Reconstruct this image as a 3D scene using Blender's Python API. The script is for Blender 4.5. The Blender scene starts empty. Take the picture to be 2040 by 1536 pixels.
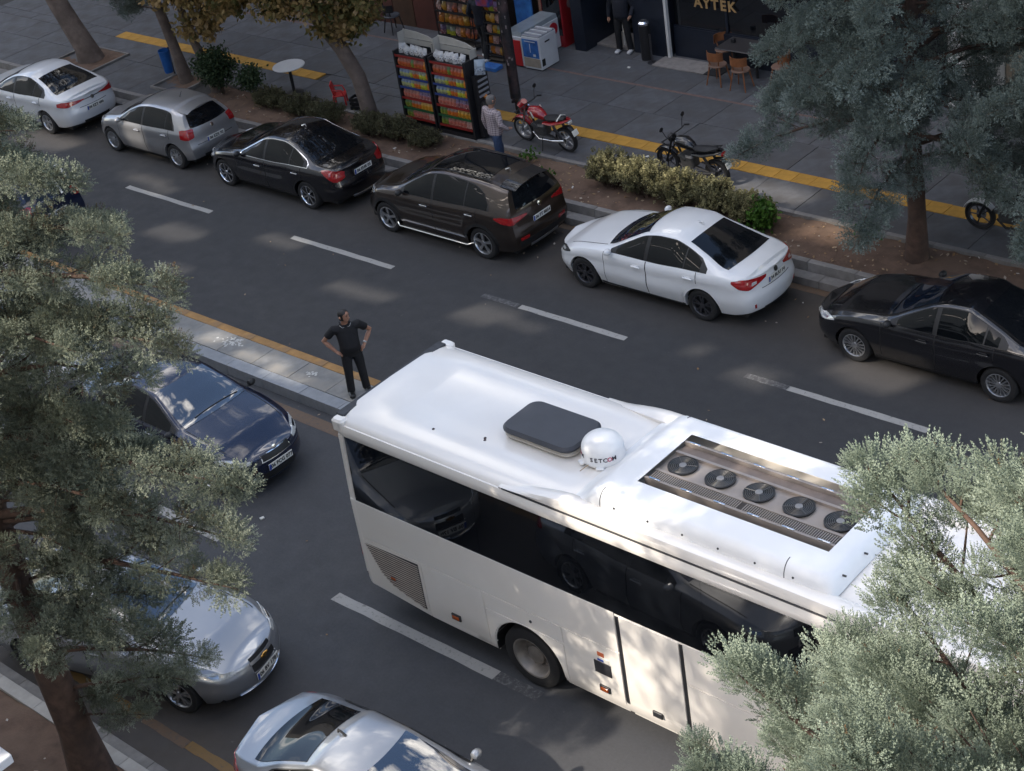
import bpy, bmesh, math, random
import numpy as np
from mathutils import Vector, Matrix
random.seed(11); RNG = np.random.default_rng(11)
SC = bpy.context.scene
COL = SC.collection
R = math.radians

# ------------------------------------------------------------------ camera
cam_d = bpy.data.cameras.new('camera'); CAM = bpy.data.objects.new('camera', cam_d); COL.objects.link(CAM)
YAW, PITCH, ROLL, CH = 0.821115287, 0.53730879, -0.177816188, 15.610455
cy_, sy_ = math.cos(YAW), math.sin(YAW); cp_, sp_ = math.cos(PITCH), math.sin(PITCH)
fwd = Vector((-sy_*cp_, cy_*cp_, -sp_)); rgt = Vector((cy_, sy_, 0)); up = rgt.cross(fwd)
cr_, sr_ = math.cos(ROLL), math.sin(ROLL)
r2 = rgt*cr_ + up*sr_; u2 = -rgt*sr_ + up*cr_
M = Matrix((r2, u2, -fwd)).transposed().to_4x4(); M.translation = Vector((0, 0, CH))
CAM.matrix_world = M
cam_d.sensor_fit = 'HORIZONTAL'; cam_d.sensor_width = 36.0
cam_d.lens = 3359.40726/2040*36.0
cam_d.shift_x = (1020-950.116)/2040; cam_d.shift_y = (709.796-768)/2040
cam_d.clip_start = 0.1; cam_d.clip_end = 400
SC.camera = CAM
SC.render.resolution_x = 1024; SC.render.resolution_y = 771

# ------------------------------------------------------------------ sky and sun
SUN_EL = R(38.0); LDX, LDY = 0.42, 0.9
n_ = math.hypot(LDX, LDY); LDX /= n_; LDY /= n_
W = bpy.data.worlds.new('World'); SC.world = W; W.use_nodes = True
nt = W.node_tree; nt.nodes.clear()
sky = nt.nodes.new('ShaderNodeTexSky'); sky.sky_type = 'NISHITA'; sky.sun_disc = False
sky.sun_elevation = SUN_EL; sky.sun_rotation = math.atan2(-LDX, -LDY) % (2*math.pi)
sky.air_density = 1.0; sky.dust_density = 1.8; sky.ozone_density = 1.0
tc = nt.nodes.new('ShaderNodeTexCoord'); mp = nt.nodes.new('ShaderNodeMapping')
mp.inputs['Scale'].default_value = (1.6, 1.6, 3.4); mp.inputs['Location'].default_value = (3.1, 1.2, 2.3)
cn = nt.nodes.new('ShaderNodeTexNoise'); cn.inputs['Scale'].default_value = 1.9; cn.inputs['Detail'].default_value = 9; cn.inputs['Roughness'].default_value = 0.58
rmp = nt.nodes.new('ShaderNodeValToRGB'); rmp.color_ramp.elements[0].position = 0.535; rmp.color_ramp.elements[1].position = 0.70
rmp.color_ramp.elements[0].color = (0, 0, 0, 1); rmp.color_ramp.elements[1].color = (1, 1, 1, 1)
mx = nt.nodes.new('ShaderNodeMix'); mx.data_type = 'RGBA'
mx.inputs[7].default_value = (17.5, 16.4, 15.0, 1)
bg = nt.nodes.new('ShaderNodeBackground'); bg.inputs['Strength'].default_value = 0.15
wo = nt.nodes.new('ShaderNodeOutputWorld')
L = nt.links.new
L(tc.outputs['Generated'], mp.inputs['Vector']); L(mp.outputs['Vector'], cn.inputs['Vector'])
L(cn.outputs['Fac'], rmp.inputs['Fac']); L(rmp.outputs['Color'], mx.inputs[0]); L(sky.outputs['Color'], mx.inputs[6])
L(mx.outputs[2], bg.inputs['Color']); L(bg.outputs['Background'], wo.inputs['Surface'])

sd = bpy.data.lights.new('sun', 'SUN'); sd.energy = 2.6; sd.angle = R(0.6); sd.color = (1.0, 0.90, 0.77)
SUN = bpy.data.objects.new('sun', sd); COL.objects.link(SUN)
ld = Vector((LDX*math.cos(SUN_EL), LDY*math.cos(SUN_EL), -math.sin(SUN_EL)))
SUN.rotation_euler = ld.to_track_quat('-Z', 'Y').to_euler(); SUN.location = (-20, -30, 40)

SC.view_settings.view_transform = 'Standard'; SC.view_settings.look = 'None'
SC.view_settings.exposure = 1.16; SC.view_settings.gamma = 1.0
SC.view_settings.use_curve_mapping = False

# ------------------------------------------------------------------ materials
MATS = {}
def pmat(name, col, rough=0.5, metal=0.0, coat=0.0, spec=0.5, var=0.0, scale=6.0, bump=0.0, bscale=80.0, rnd=0.0, coat_rough=0.03, detail=5, col2=None, emit=None):
    """principled material whose colour wanders a little with noise (grain, wear) and per object"""
    if name in MATS: return MATS[name]
    m = bpy.data.materials.new(name); m.use_nodes = True; t = m.node_tree; b = t.nodes['Principled BSDF']
    b.inputs['Base Color'].default_value = (*col, 1); b.inputs['Roughness'].default_value = rough
    b.inputs['Metallic'].default_value = metal; b.inputs['Coat Weight'].default_value = coat
    b.inputs['Coat Roughness'].default_value = coat_rough; b.inputs['Specular IOR Level'].default_value = spec
    co = t.nodes.new('ShaderNodeTexCoord')
    if var or col2:
        n = t.nodes.new('ShaderNodeTexNoise'); n.inputs['Scale'].default_value = scale; n.inputs['Detail'].default_value = detail; n.inputs['Roughness'].default_value = 0.6
        t.links.new(co.outputs['Object'], n.inputs['Vector'])
        r = t.nodes.new('ShaderNodeMapRange'); r.inputs[1].default_value = 0.3; r.inputs[2].default_value = 0.7
        r.inputs[3].default_value = 1-var; r.inputs[4].default_value = 1+var
        t.links.new(n.outputs['Fac'], r.inputs[0])
        last = r.outputs[0]
        if rnd:
            oi = t.nodes.new('ShaderNodeObjectInfo'); rr = t.nodes.new('ShaderNodeMapRange')
            rr.inputs[3].default_value = 1-rnd; rr.inputs[4].default_value = 1+rnd
            t.links.new(oi.outputs['Random'], rr.inputs[0])
            mu = t.nodes.new('ShaderNodeMath'); mu.operation = 'MULTIPLY'
            t.links.new(last, mu.inputs[0]); t.links.new(rr.outputs[0], mu.inputs[1]); last = mu.outputs[0]
        v = t.nodes.new('ShaderNodeMix'); v.data_type = 'RGBA'; v.blend_type = 'MULTIPLY'; v.inputs[0].default_value = 1
        v.inputs[6].default_value = (*col, 1); t.links.new(last, v.inputs[7])
        out = v.outputs[2]
        if col2:
            n2 = t.nodes.new('ShaderNodeTexNoise'); n2.inputs['Scale'].default_value = scale*0.37; n2.inputs['Detail'].default_value = 6
            t.links.new(co.outputs['Object'], n2.inputs['Vector'])
            cr = t.nodes.new('ShaderNodeMapRange'); cr.inputs[1].default_value = 0.45; cr.inputs[2].default_value = 0.68; cr.clamp = True
            t.links.new(n2.outputs['Fac'], cr.inputs[0])
            v2 = t.nodes.new('ShaderNodeMix'); v2.data_type = 'RGBA'; v2.inputs[7].default_value = (*col2, 1)
            t.links.new(cr.outputs[0], v2.inputs[0]); t.links.new(out, v2.inputs[6]); out = v2.outputs[2]
        t.links.new(out, b.inputs['Base Color'])
    if bump:
        n3 = t.nodes.new('ShaderNodeTexNoise'); n3.inputs['Scale'].default_value = bscale; n3.inputs['Detail'].default_value = 4
        t.links.new(co.outputs['Object'], n3.inputs['Vector'])
        bp = t.nodes.new('ShaderNodeBump'); bp.inputs['Strength'].default_value = bump; bp.inputs['Distance'].default_value = 0.01
        t.links.new(n3.outputs['Fac'], bp.inputs['Height']); t.links.new(bp.outputs['Normal'], b.inputs['Normal'])
    MATS[name] = m
    return m

def leafmat(name, cols, trans=0.25, rough=0.6, inst=False):
    """foliage: the point attribute 'tint' (random per sprig) picks between leaf colours"""
    m = bpy.data.materials.new(name); m.use_nodes = True; t = m.node_tree; b = t.nodes['Principled BSDF']; o = t.nodes['Material Output']
    a = t.nodes.new('ShaderNodeAttribute'); a.attribute_name = 'tint'
    r = t.nodes.new('ShaderNodeValToRGB'); e = r.color_ramp.elements
    while len(e) < len(cols): e.new(0.5)
    for k, (p, c) in enumerate(cols): e[k].position = p; e[k].color = (*c, 1)
    if inst:
        a2 = t.nodes.new('ShaderNodeAttribute'); a2.attribute_name = 'clump'; a2.attribute_type = 'INSTANCER'
        ad = t.nodes.new('ShaderNodeMath'); ad.operation = 'ADD'; t.links.new(a.outputs['Fac'], ad.inputs[0]); t.links.new(a2.outputs['Fac'], ad.inputs[1]); t.links.new(ad.outputs[0], r.inputs['Fac'])
    else: t.links.new(a.outputs['Fac'], r.inputs['Fac'])
    t.links.new(r.outputs['Color'], b.inputs['Base Color'])
    b.inputs['Roughness'].default_value = rough; b.inputs['Specular IOR Level'].default_value = 0.25
    tr = t.nodes.new('ShaderNodeBsdfTranslucent'); t.links.new(r.outputs['Color'], tr.inputs['Color'])
    ms = t.nodes.new('ShaderNodeMixShader'); ms.inputs[0].default_value = trans
    t.links.new(b.outputs[0], ms.inputs[1]); t.links.new(tr.outputs[0], ms.inputs[2]); t.links.new(ms.outputs[0], o.inputs['Surface'])
    MATS[name] = m
    return m

# ------------------------------------------------------------------ mesh building
def rot_to(d):
    d = Vector(d).normalized(); return d.to_track_quat('Z', 'Y').to_matrix()
class MB:
    """collects shapes and links them as ONE mesh object"""
    def __init__(s): s.v = []; s.f = []; s.mi = []; s.sm = []
    def add(s, vs, fs, mi=0, smooth=False):
        o = len(s.v); s.v.extend([tuple(map(float, p)) for p in vs])
        for f in fs: s.f.append(tuple(o+i for i in f)); s.mi.append(mi); s.sm.append(smooth)
        return s
    def box(s, c, size, mi=0, rot=None, taper=None):
        x, y, z = (k/2 for k in size); tx = ty = 1
        if taper: tx, ty = taper
        P = [(-x,-y,-z),(x,-y,-z),(x,y,-z),(-x,y,-z),(-x*tx,-y*ty,z),(x*tx,-y*ty,z),(x*tx,y*ty,z),(-x*tx,y*ty,z)]
        if rot is not None: P = [tuple(rot @ Vector(p)) for p in P]
        P = [(p[0]+c[0], p[1]+c[1], p[2]+c[2]) for p in P]
        return s.add(P, [(0,3,2,1),(4,5,6,7),(0,1,5,4),(1,2,6,5),(2,3,7,6),(3,0,4,7)], mi)
    def bb(s, x0, x1, y0, y1, z0, z1, mi=0):
        return s.box(((x0+x1)/2, (y0+y1)/2, (z0+z1)/2), (x1-x0, y1-y0, z1-z0), mi)
    def rbox(s, c, size, r=0.02, mi=0, rot=None, n=3):
        """box with rounded vertical edges and a small chamfer on top and bottom"""
        x, y, z = (k/2 for k in size); r = min(r, x*0.98, y*0.98); ch = min(r*0.5, z*0.8)
        def ring(ins, zz):
            o = []
            rr = max(r-ins, 1e-4)
            for (sx, sy, a0) in ((1,1,0),(-1,1,90),(-1,-1,180),(1,-1,270)):
                for k in range(n+1):
                    a = R(a0+90*k/n); o.append((sx*(x-r)+rr*math.cos(a), sy*(y-r)+rr*math.sin(a), zz))
            return o
        rings = [ring(ch, -z), ring(0, -z+ch), ring(0, z-ch), ring(ch, z)]
        m = len(rings[0]); P = [p for q in rings for p in q]
        if rot is not None: P = [tuple(rot @ Vector(p)) for p in P]
        P = [(p[0]+c[0], p[1]+c[1], p[2]+c[2]) for p in P]
        F = []
        for k in range(3):
            for i in range(m): F.append((k*m+i, k*m+(i+1) % m, (k+1)*m+(i+1) % m, (k+1)*m+i))
        F.append(tuple(range(m-1, -1, -1))); F.append(tuple(3*m+i for i in range(m)))
        return s.add(P, F, mi)
    def tube(s, pts, rad, n=8, mi=0, cap=True, smooth=True, sq=1.0):
        pts = [Vector(p) for p in pts]; k = len(pts)
        if not hasattr(rad, '__len__'): rad = [rad]*k
        P = []; ref = None
        for i in range(k):
            d = (pts[min(i+1, k-1)]-pts[max(i-1, 0)])
            if d.length < 1e-9: d = Vector((0, 0, 1))
            d.normalize()
            if ref is None:
                ref = d.cross(Vector((0, 0, 1)))
                if ref.length < 1e-3: ref = d.cross(Vector((1, 0, 0)))
            else: ref = ref - d*ref.dot(d)
            ref.normalize(); b = d.cross(ref)
            for j in range(n):
                a = 2*math.pi*j/n; P.append(tuple(pts[i]+(ref*math.cos(a)+b*math.sin(a)*sq)*rad[i]))
        F = [(i*n+j, i*n+(j+1) % n, (i+1)*n+(j+1) % n, (i+1)*n+j) for i in range(k-1) for j in range(n)]
        s.add(P, F, mi, smooth)
        if cap: s.add([P[j] for j in range(n)], [tuple(range(n-1, -1, -1))], mi); s.add(P[-n:], [tuple(range(n))], mi)
        return s
    def lathe(s, prof, c=(0,0,0), axis=(0,0,1), n=24, mi=0, smooth=True, close=False):
        m = rot_to(axis); P = []
        for (r, h) in prof:
            for j in range(n):
                a = 2*math.pi*j/n; p = m @ Vector((r*math.cos(a), r*math.sin(a), h)); P.append((p.x+c[0], p.y+c[1], p.z+c[2]))
        k = len(prof)
        F = [(i*n+j, i*n+(j+1) % n, (i+1)*n+(j+1) % n, (i+1)*n+j) for i in range(k-1) for j in range(n)]
        s.add(P, F, mi, smooth)
        if not close:
            if prof[0][0] > 1e-5: s.add(P[:n], [tuple(range(n-1, -1, -1))], mi)
            if prof[-1][0] > 1e-5: s.add(P[-n:], [tuple(range(n))], mi)
        return s
    def grid(s, A, mi=0, smooth=True, flip=False):
        A = np.asarray(A); n, m = A.shape[:2]
        F = []
        for i in range(n-1):
            for j in range(m-1):
                q = (i*m+j, i*m+j+1, (i+1)*m+j+1, (i+1)*m+j); F.append(q[::-1] if flip else q)
        return s.add(A.reshape(-1, 3), F, mi, smooth)
    def shell(s, A, N, t=0.008, mi=0):
        """a grid patch with a skirt of depth t against its normals N, so it has an edge"""
        A = np.asarray(A); s.grid(A, mi); B = A - np.asarray(N)*t
        n, m = A.shape[:2]
        idx = [(0, j) for j in range(m)]+[(i, m-1) for i in range(1, n)]+[(n-1, j) for j in range(m-2, -1, -1)]+[(i, 0) for i in range(n-2, 0, -1)]
        P = [A[i] for i in idx]+[B[i] for i in idx]; k = len(idx)
        return s.add(P, [(a, k+a, k+(a+1) % k, (a+1) % k) for a in range(k)], mi)
    def prism(s, poly, p0, ux, uy, h, mi=0):
        """2D polygon extruded by vector h from plane p0 + a*ux + b*uy"""
        p0, ux, uy, h = (Vector(q) for q in (p0, ux, uy, h)); n = len(poly)
        A = [p0+ux*a+uy*b for a, b in poly]; P = A+[p+h for p in A]
        F = [tuple(range(n-1, -1, -1)), tuple(range(n, 2*n))]+[(i, (i+1) % n, n+(i+1) % n, n+i) for i in range(n)]
        return s.add([tuple(p) for p in P], F, mi)
    def build(s, name, mats, parent=None, loc=(0,0,0), rot=None, recalc=True):
        me = bpy.data.meshes.new(name); me.from_pydata(s.v, [], s.f); me.update()
        if not isinstance(mats, (list, tuple)): mats = [mats]
        for m in mats: me.materials.append(m)
        me.polygons.foreach_set('material_index', s.mi); me.polygons.foreach_set('use_smooth', s.sm)
        if recalc:
            bm = bmesh.new(); bm.from_mesh(me); bmesh.ops.remove_doubles(bm, verts=bm.verts, dist=1e-5)
            bmesh.ops.recalc_face_normals(bm, faces=bm.faces); bm.to_mesh(me); bm.free(); me.set_sharp_from_angle(angle=R(38))
        me.update()
        return place(name, me, parent, loc, rot)
def place(name, me, parent=None, loc=(0,0,0), rot=None):
    o = bpy.data.objects.new(name, me); COL.objects.link(o); o.location = loc
    if rot is not None: o.rotation_euler = rot
    if parent is not None: o.parent = parent
    return o
def empty(name, loc=(0,0,0), rz=0.0):
    o = bpy.data.objects.new(name, None); COL.objects.link(o); o.location = loc; o.rotation_euler = (0, 0, rz); o.empty_display_size = 0.2
    return o
def tag(o, label=None, cat=None, group=None, kind=None):
    if label: o['label'] = label
    if cat: o['category'] = cat
    if group: o['group'] = group
    if kind: o['kind'] = kind
    return o
def structure(o): o['kind'] = 'structure'; return o
def copy_tree(o, parent=None):
    c = o.copy(); COL.objects.link(c)
    if parent is not None: c.parent = parent
    for ch in list(o.children): copy_tree(ch, c)
    return c
TXT = {}
def text_mesh(s, size, bold=0.0):
    k = (s, size, bold)
    if k not in TXT:
        cu = bpy.data.curves.new('lettering', 'FONT'); cu.body = s; cu.size = size; cu.align_x = 'CENTER'; cu.align_y = 'CENTER'; cu.extrude = 0.001; cu.offset = bold; cu.resolution_u = 2
        ob = bpy.data.objects.new('lettering', cu); COL.objects.link(ob)
        dg = bpy.context.evaluated_depsgraph_get(); dg.update()
        me = bpy.data.meshes.new_from_object(ob.evaluated_get(dg)); TXT[k] = me
        bpy.data.objects.remove(ob); bpy.data.curves.remove(cu)
    return TXT[k]
def text(name, s, size, loc, xd, yd, m, parent=None, bold=0.0):
    me = text_mesh(s, size, bold).copy(); me.materials.clear(); me.materials.append(m)
    o = place(name, me, parent); x = Vector(xd).normalized(); y = Vector(yd).normalized(); z = x.cross(y)
    mm = Matrix((x, y, z)).transposed().to_4x4(); mm.translation = Vector(loc); o.matrix_basis = mm
    return o
def pchip(xs, ys):
    xs = np.asarray(xs, float); ys = np.asarray(ys, float); h = np.diff(xs); d = np.diff(ys)/h
    m = np.zeros(len(xs))
    for i in range(1, len(xs)-1):
        if d[i-1]*d[i] > 0:
            w1 = 2*h[i]+h[i-1]; w2 = h[i]+2*h[i-1]; m[i] = (w1+w2)/(w1/d[i-1]+w2/d[i])
    m[0] = d[0]; m[-1] = d[-1]
    def f(x):
        x = np.clip(np.asarray(x, float), xs[0], xs[-1]); i = np.clip(np.searchsorted(xs, x)-1, 0, len(xs)-2)
        t = (x-xs[i])/h[i]
        return (2*t**3-3*t**2+1)*ys[i]+(t**3-2*t**2+t)*h[i]*m[i]+(-2*t**3+3*t**2)*ys[i+1]+(t**3-t**2)*h[i]*m[i+1]
    return f
def lin(pts):
    a = np.array(pts, float); return lambda x: np.interp(x, a[:, 0], a[:, 1])

# common materials
RUBBER = pmat('tyre_rubber', (0.012, 0.012, 0.013), 0.8, var=0.25, scale=30)
DARK = pmat('black_plastic', (0.011, 0.011, 0.012), 0.55, var=0.2, scale=20)
GLASS = pmat('tinted_glass', (0.006, 0.007, 0.009), 0.025, spec=1.0, var=0.1, scale=2)
SIDEG = pmat('side_glass', (0.004, 0.005, 0.006), 0.03, spec=0.32, var=0.1, scale=2)
WINDG = pmat('windscreen_glass', (0.005, 0.010, 0.022), 0.02, coat=1.0, spec=1.0, var=0.1, scale=2, coat_rough=0.01); WINDG.node_tree.nodes['Principled BSDF'].inputs['Coat IOR'].default_value = 2.0  # blue base tint stands in for sky reflected in the screens
REARG = pmat('rear_glass', (0.005, 0.006, 0.008), 0.03, spec=0.5, var=0.1, scale=2)
CLEARG = pmat('lamp_glass', (0.55, 0.56, 0.55), 0.08, 0.2, 1.0, var=0.3, scale=40)
CHROME = pmat('chrome', (0.75, 0.76, 0.78), 0.12, 1.0, var=0.05)
ALLOY = pmat('alloy', (0.55, 0.56, 0.58), 0.28, 0.9, var=0.1, scale=15)
ALLOYD = pmat('dark_alloy', (0.10, 0.10, 0.11), 0.35, 0.8, var=0.1, scale=15)
REDL = pmat('tail_lamp_red', (0.32, 0.010, 0.012), 0.1, 0, 1.0, var=0.25, scale=25)
ORANGE = pmat('amber_lamp', (0.35, 0.07, 0.01), 0.2, 0, 0.6, var=0.2, scale=40)
PLATEW = pmat('plate_white', (0.68, 0.67, 0.62), 0.45, var=0.06, scale=10)
PLATEB = pmat('plate_blue', (0.02, 0.06, 0.32), 0.45, var=0.05)
INK = pmat('black_ink', (0.012, 0.012, 0.013), 0.6, var=0.1)
# ================================================================== SETTING
def asphalt(name, y_brown0, y_brown1):
    m = pmat(name, (0.047, 0.048, 0.053), 0.82)
    t = m.node_tree; b = t.nodes['Principled BSDF']; N = t.nodes.new; K = t.links.new
    co = N('ShaderNodeTexCoord')
    def noise(s, d=5, r=0.6, stretch=None):
        n = N('ShaderNodeTexNoise'); n.inputs['Scale'].default_value = s; n.inputs['Detail'].default_value = d; n.inputs['Roughness'].default_value = r
        if stretch:
            q = N('ShaderNodeMapping'); q.inputs['Scale'].default_value = stretch; K(co.outputs['Object'], q.inputs['Vector']); K(q.outputs['Vector'], n.inputs['Vector'])
        else: K(co.outputs['Object'], n.inputs['Vector'])
        return n.outputs['Fac']
    def mr(src, a, bb, c, d):
        q = N('ShaderNodeMapRange'); q.clamp = True
        for i, v in enumerate((a, bb, c, d)): q.inputs[i+1].default_value = v
        K(src, q.inputs[0]); return q.outputs[0]
    def mix(fac, A, B, mode='MIX'):
        q = N('ShaderNodeMix'); q.data_type = 'RGBA'; q.blend_type = mode
        if isinstance(fac, float): q.inputs[0].default_value = fac
        else: K(fac, q.inputs[0])
        for i, v in ((6, A), (7, B)):
            if isinstance(v, tuple): q.inputs[i].default_value = (*v, 1)
            else: K(v, q.inputs[i])
        return q.outputs[2]
    base = mix(mr(noise(0.35, 6, 0.6, (0.25, 1.0, 1)), 0.3, 0.7, 0, 1), *(((0.031, 0.032, 0.035), (0.042, 0.042, 0.044)) if y_brown0 > 15 else ((0.048, 0.050, 0.056), (0.063, 0.064, 0.068))))  # far road darker: shade of the trees overhead put into its colour
    grain = mr(noise(140, 3), 0.25, 0.75, 0.72, 1.28); base = mix(1.0, base, grain, 'MULTIPLY')
    grain2 = mr(noise(22, 4), 0.3, 0.7, 0.9, 1.1); base = mix(1.0, base, grain2, 'MULTIPLY')
    # browner along the kerbs where cars stand
    sx = N('ShaderNodeSeparateXYZ'); K(co.outputs['Object'], sx.inputs[0])
    d = mr(sx.outputs['Y'], y_brown0, y_brown1, 0, 1)
    dn = mr(noise(0.9, 6), 0.25, 0.75, 0.45, 1.0)
    mul = N('ShaderNodeMath'); mul.operation = 'MULTIPLY'; K(d, mul.inputs[0]); K(dn, mul.inputs[1])
    base = mix(mul.outputs[0], base, (0.072, 0.060, 0.050))
    # oil drips
    oil = mr(noise(1.7, 3, 0.5), 0.665, 0.72, 0, 0.65)
    oil2 = N('ShaderNodeMath'); oil2.operation = 'MULTIPLY'; K(oil, oil2.inputs[0]); K(mr(d, 0.2, 0.7, 0.25, 1), oil2.inputs[1])
    base = mix(oil2.outputs[0], base, (0.014, 0.014, 0.015))
    # pale specks
    sp = mr(noise(9, 2, 0.4), 0.755, 0.78, 0, 0.35); base = mix(sp, base, (0.16, 0.15, 0.14))
    K(base, b.inputs['Base Color'])
    K(mr(noise(3, 4), 0.3, 0.7, 0.72, 0.9), b.inputs['Roughness'])
    bp = N('ShaderNodeBump'); bp.inputs['Strength'].default_value = 0.35; bp.inputs['Distance'].default_value = 0.01
    K(noise(160, 3), bp.inputs['Height']); K(bp.outputs['Normal'], b.inputs['Normal'])
    return m
ASPH_F = asphalt('asphalt_far', 19.9, 21.8); ASPH_N = asphalt('asphalt_near', 10.6, 8.6)
def paint(name, col, wear0, wear1):
    m = pmat(name, col, 0.65); t = m.node_tree; b = t.nodes['Principled BSDF']; N = t.nodes.new; K = t.links.new
    co = N('ShaderNodeTexCoord'); n = N('ShaderNodeTexNoise'); n.inputs['Scale'].default_value = 14; n.inputs['Detail'].default_value = 8; n.inputs['Roughness'].default_value = 0.72
    K(co.outputs['Object'], n.inputs['Vector'])
    r = N('ShaderNodeMapRange'); r.inputs[1].default_value = wear0; r.inputs[2].default_value = wear1; K(n.outputs['Fac'], r.inputs[0])
    n2 = N('ShaderNodeTexNoise'); n2.inputs['Scale'].default_value = 3; K(co.outputs['Object'], n2.inputs['Vector'])
    v = N('ShaderNodeMix'); v.data_type = 'RGBA'; v.inputs[6].default_value = (*[c*0.8 for c in col], 1); v.inputs[7].default_value = (*col, 1); K(n2.outputs['Fac'], v.inputs[0])
    x = N('ShaderNodeMix'); x.data_type = 'RGBA'; x.inputs[7].default_value = (0.055, 0.055, 0.058, 1); K(r.outputs[0], x.inputs[0]); K(v.outputs[2], x.inputs[6])
    K(x.outputs[2], b.inputs['Base Color'])
    return m
WPAINT = paint('road_paint_white', (0.36, 0.35, 0.33), 0.55, 0.74)
WPAINT2 = paint('road_paint_worn', (0.15, 0.15, 0.15), 0.40, 0.52)
YPAINT = paint('road_paint_yellow', (0.20, 0.115, 0.035), 0.55, 0.72)
YWORN = paint('road_paint_yellow_worn', (0.135, 0.085, 0.052), 0.5, 0.75)
SLAB = pmat('paving_slab', (0.088, 0.090, 0.098), 0.8, var=0.16, scale=5, rnd=0.16, bump=0.2, bscale=120, col2=(0.070, 0.068, 0.069))
SLABI = pmat('island_slab', (0.20, 0.20, 0.195), 0.8, var=0.16, scale=7, rnd=0.10, bump=0.2, bscale=120, col2=(0.25, 0.235, 0.21))
SLABE = pmat('island_edge_slab', (0.24, 0.255, 0.275), 0.8, var=0.12, scale=7, rnd=0.08, bump=0.2, bscale=120)
KERB = pmat('kerb_concrete', (0.20, 0.19, 0.18), 0.85, var=0.2, scale=6, rnd=0.10, bump=0.3, bscale=90, col2=(0.13, 0.12, 0.11))
KERBD = pmat('kerb_dirty', (0.085, 0.072, 0.062), 0.9, var=0.25, scale=6, rnd=0.10, bump=0.3, bscale=90)
BED = pmat('mortar', (0.05, 0.048, 0.046), 0.95, var=0.2, scale=12)
SOIL = pmat('soil', (0.115, 0.072, 0.050), 0.95, var=0.35, scale=3.5, bump=0.8, bscale=25, col2=(0.15, 0.098, 0.068), detail=9)
TACT = pmat('tactile_yellow', (0.42, 0.225, 0.035), 0.75, var=0.14, scale=9, rnd=0.10)
ZP = 0.31                                   # height of the far pavement
X0, X1 = -75.0, 25.0

g = MB().bb(-160, 160, -120, 160, -0.6, -0.02).build('ground', pmat('ground_earth', (0.12, 0.11, 0.10), 0.9, var=0.2, scale=0.5)); structure(g)
def sheet(name, x0, x1, y0, y1, z, m, nx=1):
    A = np.array([[(x, y, z) for x in (x0, x1)] for y in (y0, y1)]); return structure(MB().grid(A, smooth=False).build(name, m, recalc=False))
sheet('road', X0, X1, 15.9, 22.75, 0.0, ASPH_F)
sheet('road', X0, X1, 7.6, 15.3, 0.0, ASPH_N)
MK = 0.004
def mark(name, x0, x1, y0, y1, m):
    # an edge that frays a little
    n = 10; xs = np.linspace(x0, x1, n)
    a = np.array([[(x, y0+random.uniform(-.008, .008), MK) for x in xs], [(x, y1+random.uniform(-.008, .008), MK) for x in xs]])
    a[:, 0, 0] += [random.uniform(-.04, .04), random.uniform(-.04, .04)]
    return structure(MB().grid(a, smooth=False).build(name, m, recalc=False))
for xe in (-40.6, -34.72, -28.77, -23.03, -17.11, -11.13, -5.2):
    faint = xe in (-17.11, -11.13)
    mark('lane_marking', xe-(2.55 if faint else 3.05), xe, 19.53, 19.67, WPAINT)
    if faint: mark('lane_marking', xe-3.45, xe-2.57, 19.53, 19.67, WPAINT2)
for xa in (-28.0, -22.5): mark('lane_marking', xa, xa+3.3, 11.58, 11.76, WPAINT)
mark('lane_marking', -16.55, -13.28, 11.58, 11.76, WPAINT); mark('lane_marking', -13.26, -12.5, 11.58, 11.76, WPAINT2)
for k, xa in enumerate(np.arange(-30, -4, 2.0)):
    mark('edge_line', xa, xa+1.0, 8.27, 8.42, YPAINT); mark('edge_line', xa+1.005, xa+1.995, 8.255, 8.40, YWORN if k % 3 == 0 else YPAINT)
mark('edge_line', X0, -3, 14.70, 14.95, YWORN)
mark('edge_line', X0, X1, 22.44, 22.62, YWORN)

def stones(name, parent, x0, x1, step, y0, y1, z0, z1, m, gap=0.008, jit=0.006, maxn=140):
    """a row of single kerb stones or slabs that share mesh data"""
    var = []
    for k in range(3):
        v = MB().rbox((0, 0, 0), (step-gap, y1-y0-gap, z1-z0), 0.006, n=1); me = None
        o = v.build(name, m, parent); o.location = (0, 0, -50); var.append(o)
    xs = np.arange(x0+step/2, x1, step)
    for k, x in enumerate(xs):
        o = var[k] if k < 3 else var[k % 3].copy()
        if k >= 3: COL.objects.link(o); o.parent = parent
        o.location = (x, (y0+y1)/2, (z0+z1)/2+random.uniform(-jit, jit)*0.5)
        o.rotation_euler = (random.uniform(-jit, jit)*0.6, random.uniform(-jit, jit)*0.6, random.uniform(-jit, jit)*0.3)
def bedbox(name, x0, x1, y0, y1, z0, z1, m=BED): return structure(MB().bb(x0, x1, y0, y1, z0, z1).build(name, m))

# ---- median island
isl = bedbox('median_island', X0, -2, 15.16, 16.15, -0.02, 0.165)
stones('kerb_stone', isl, -45, -3, 1.0, 15.13, 15.40, -0.01, 0.205, SLABE)
stones('slab', isl, -44.6, -3, 1.0, 15.405, 15.985, 0.14, 0.205, SLABI)
YK = pmat('kerb_yellow', (0.30, 0.165, 0.055), 0.75, var=0.22, scale=7, rnd=0.08, col2=(0.20, 0.13, 0.075))
stones('kerb_stone', isl, -45.3, -3, 1.0, 15.99, 16.18, -0.01, 0.20, YK)
RISER = pmat('kerb_face_grime', (0.075, 0.058, 0.047), 0.9, var=0.3, scale=8)

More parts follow.
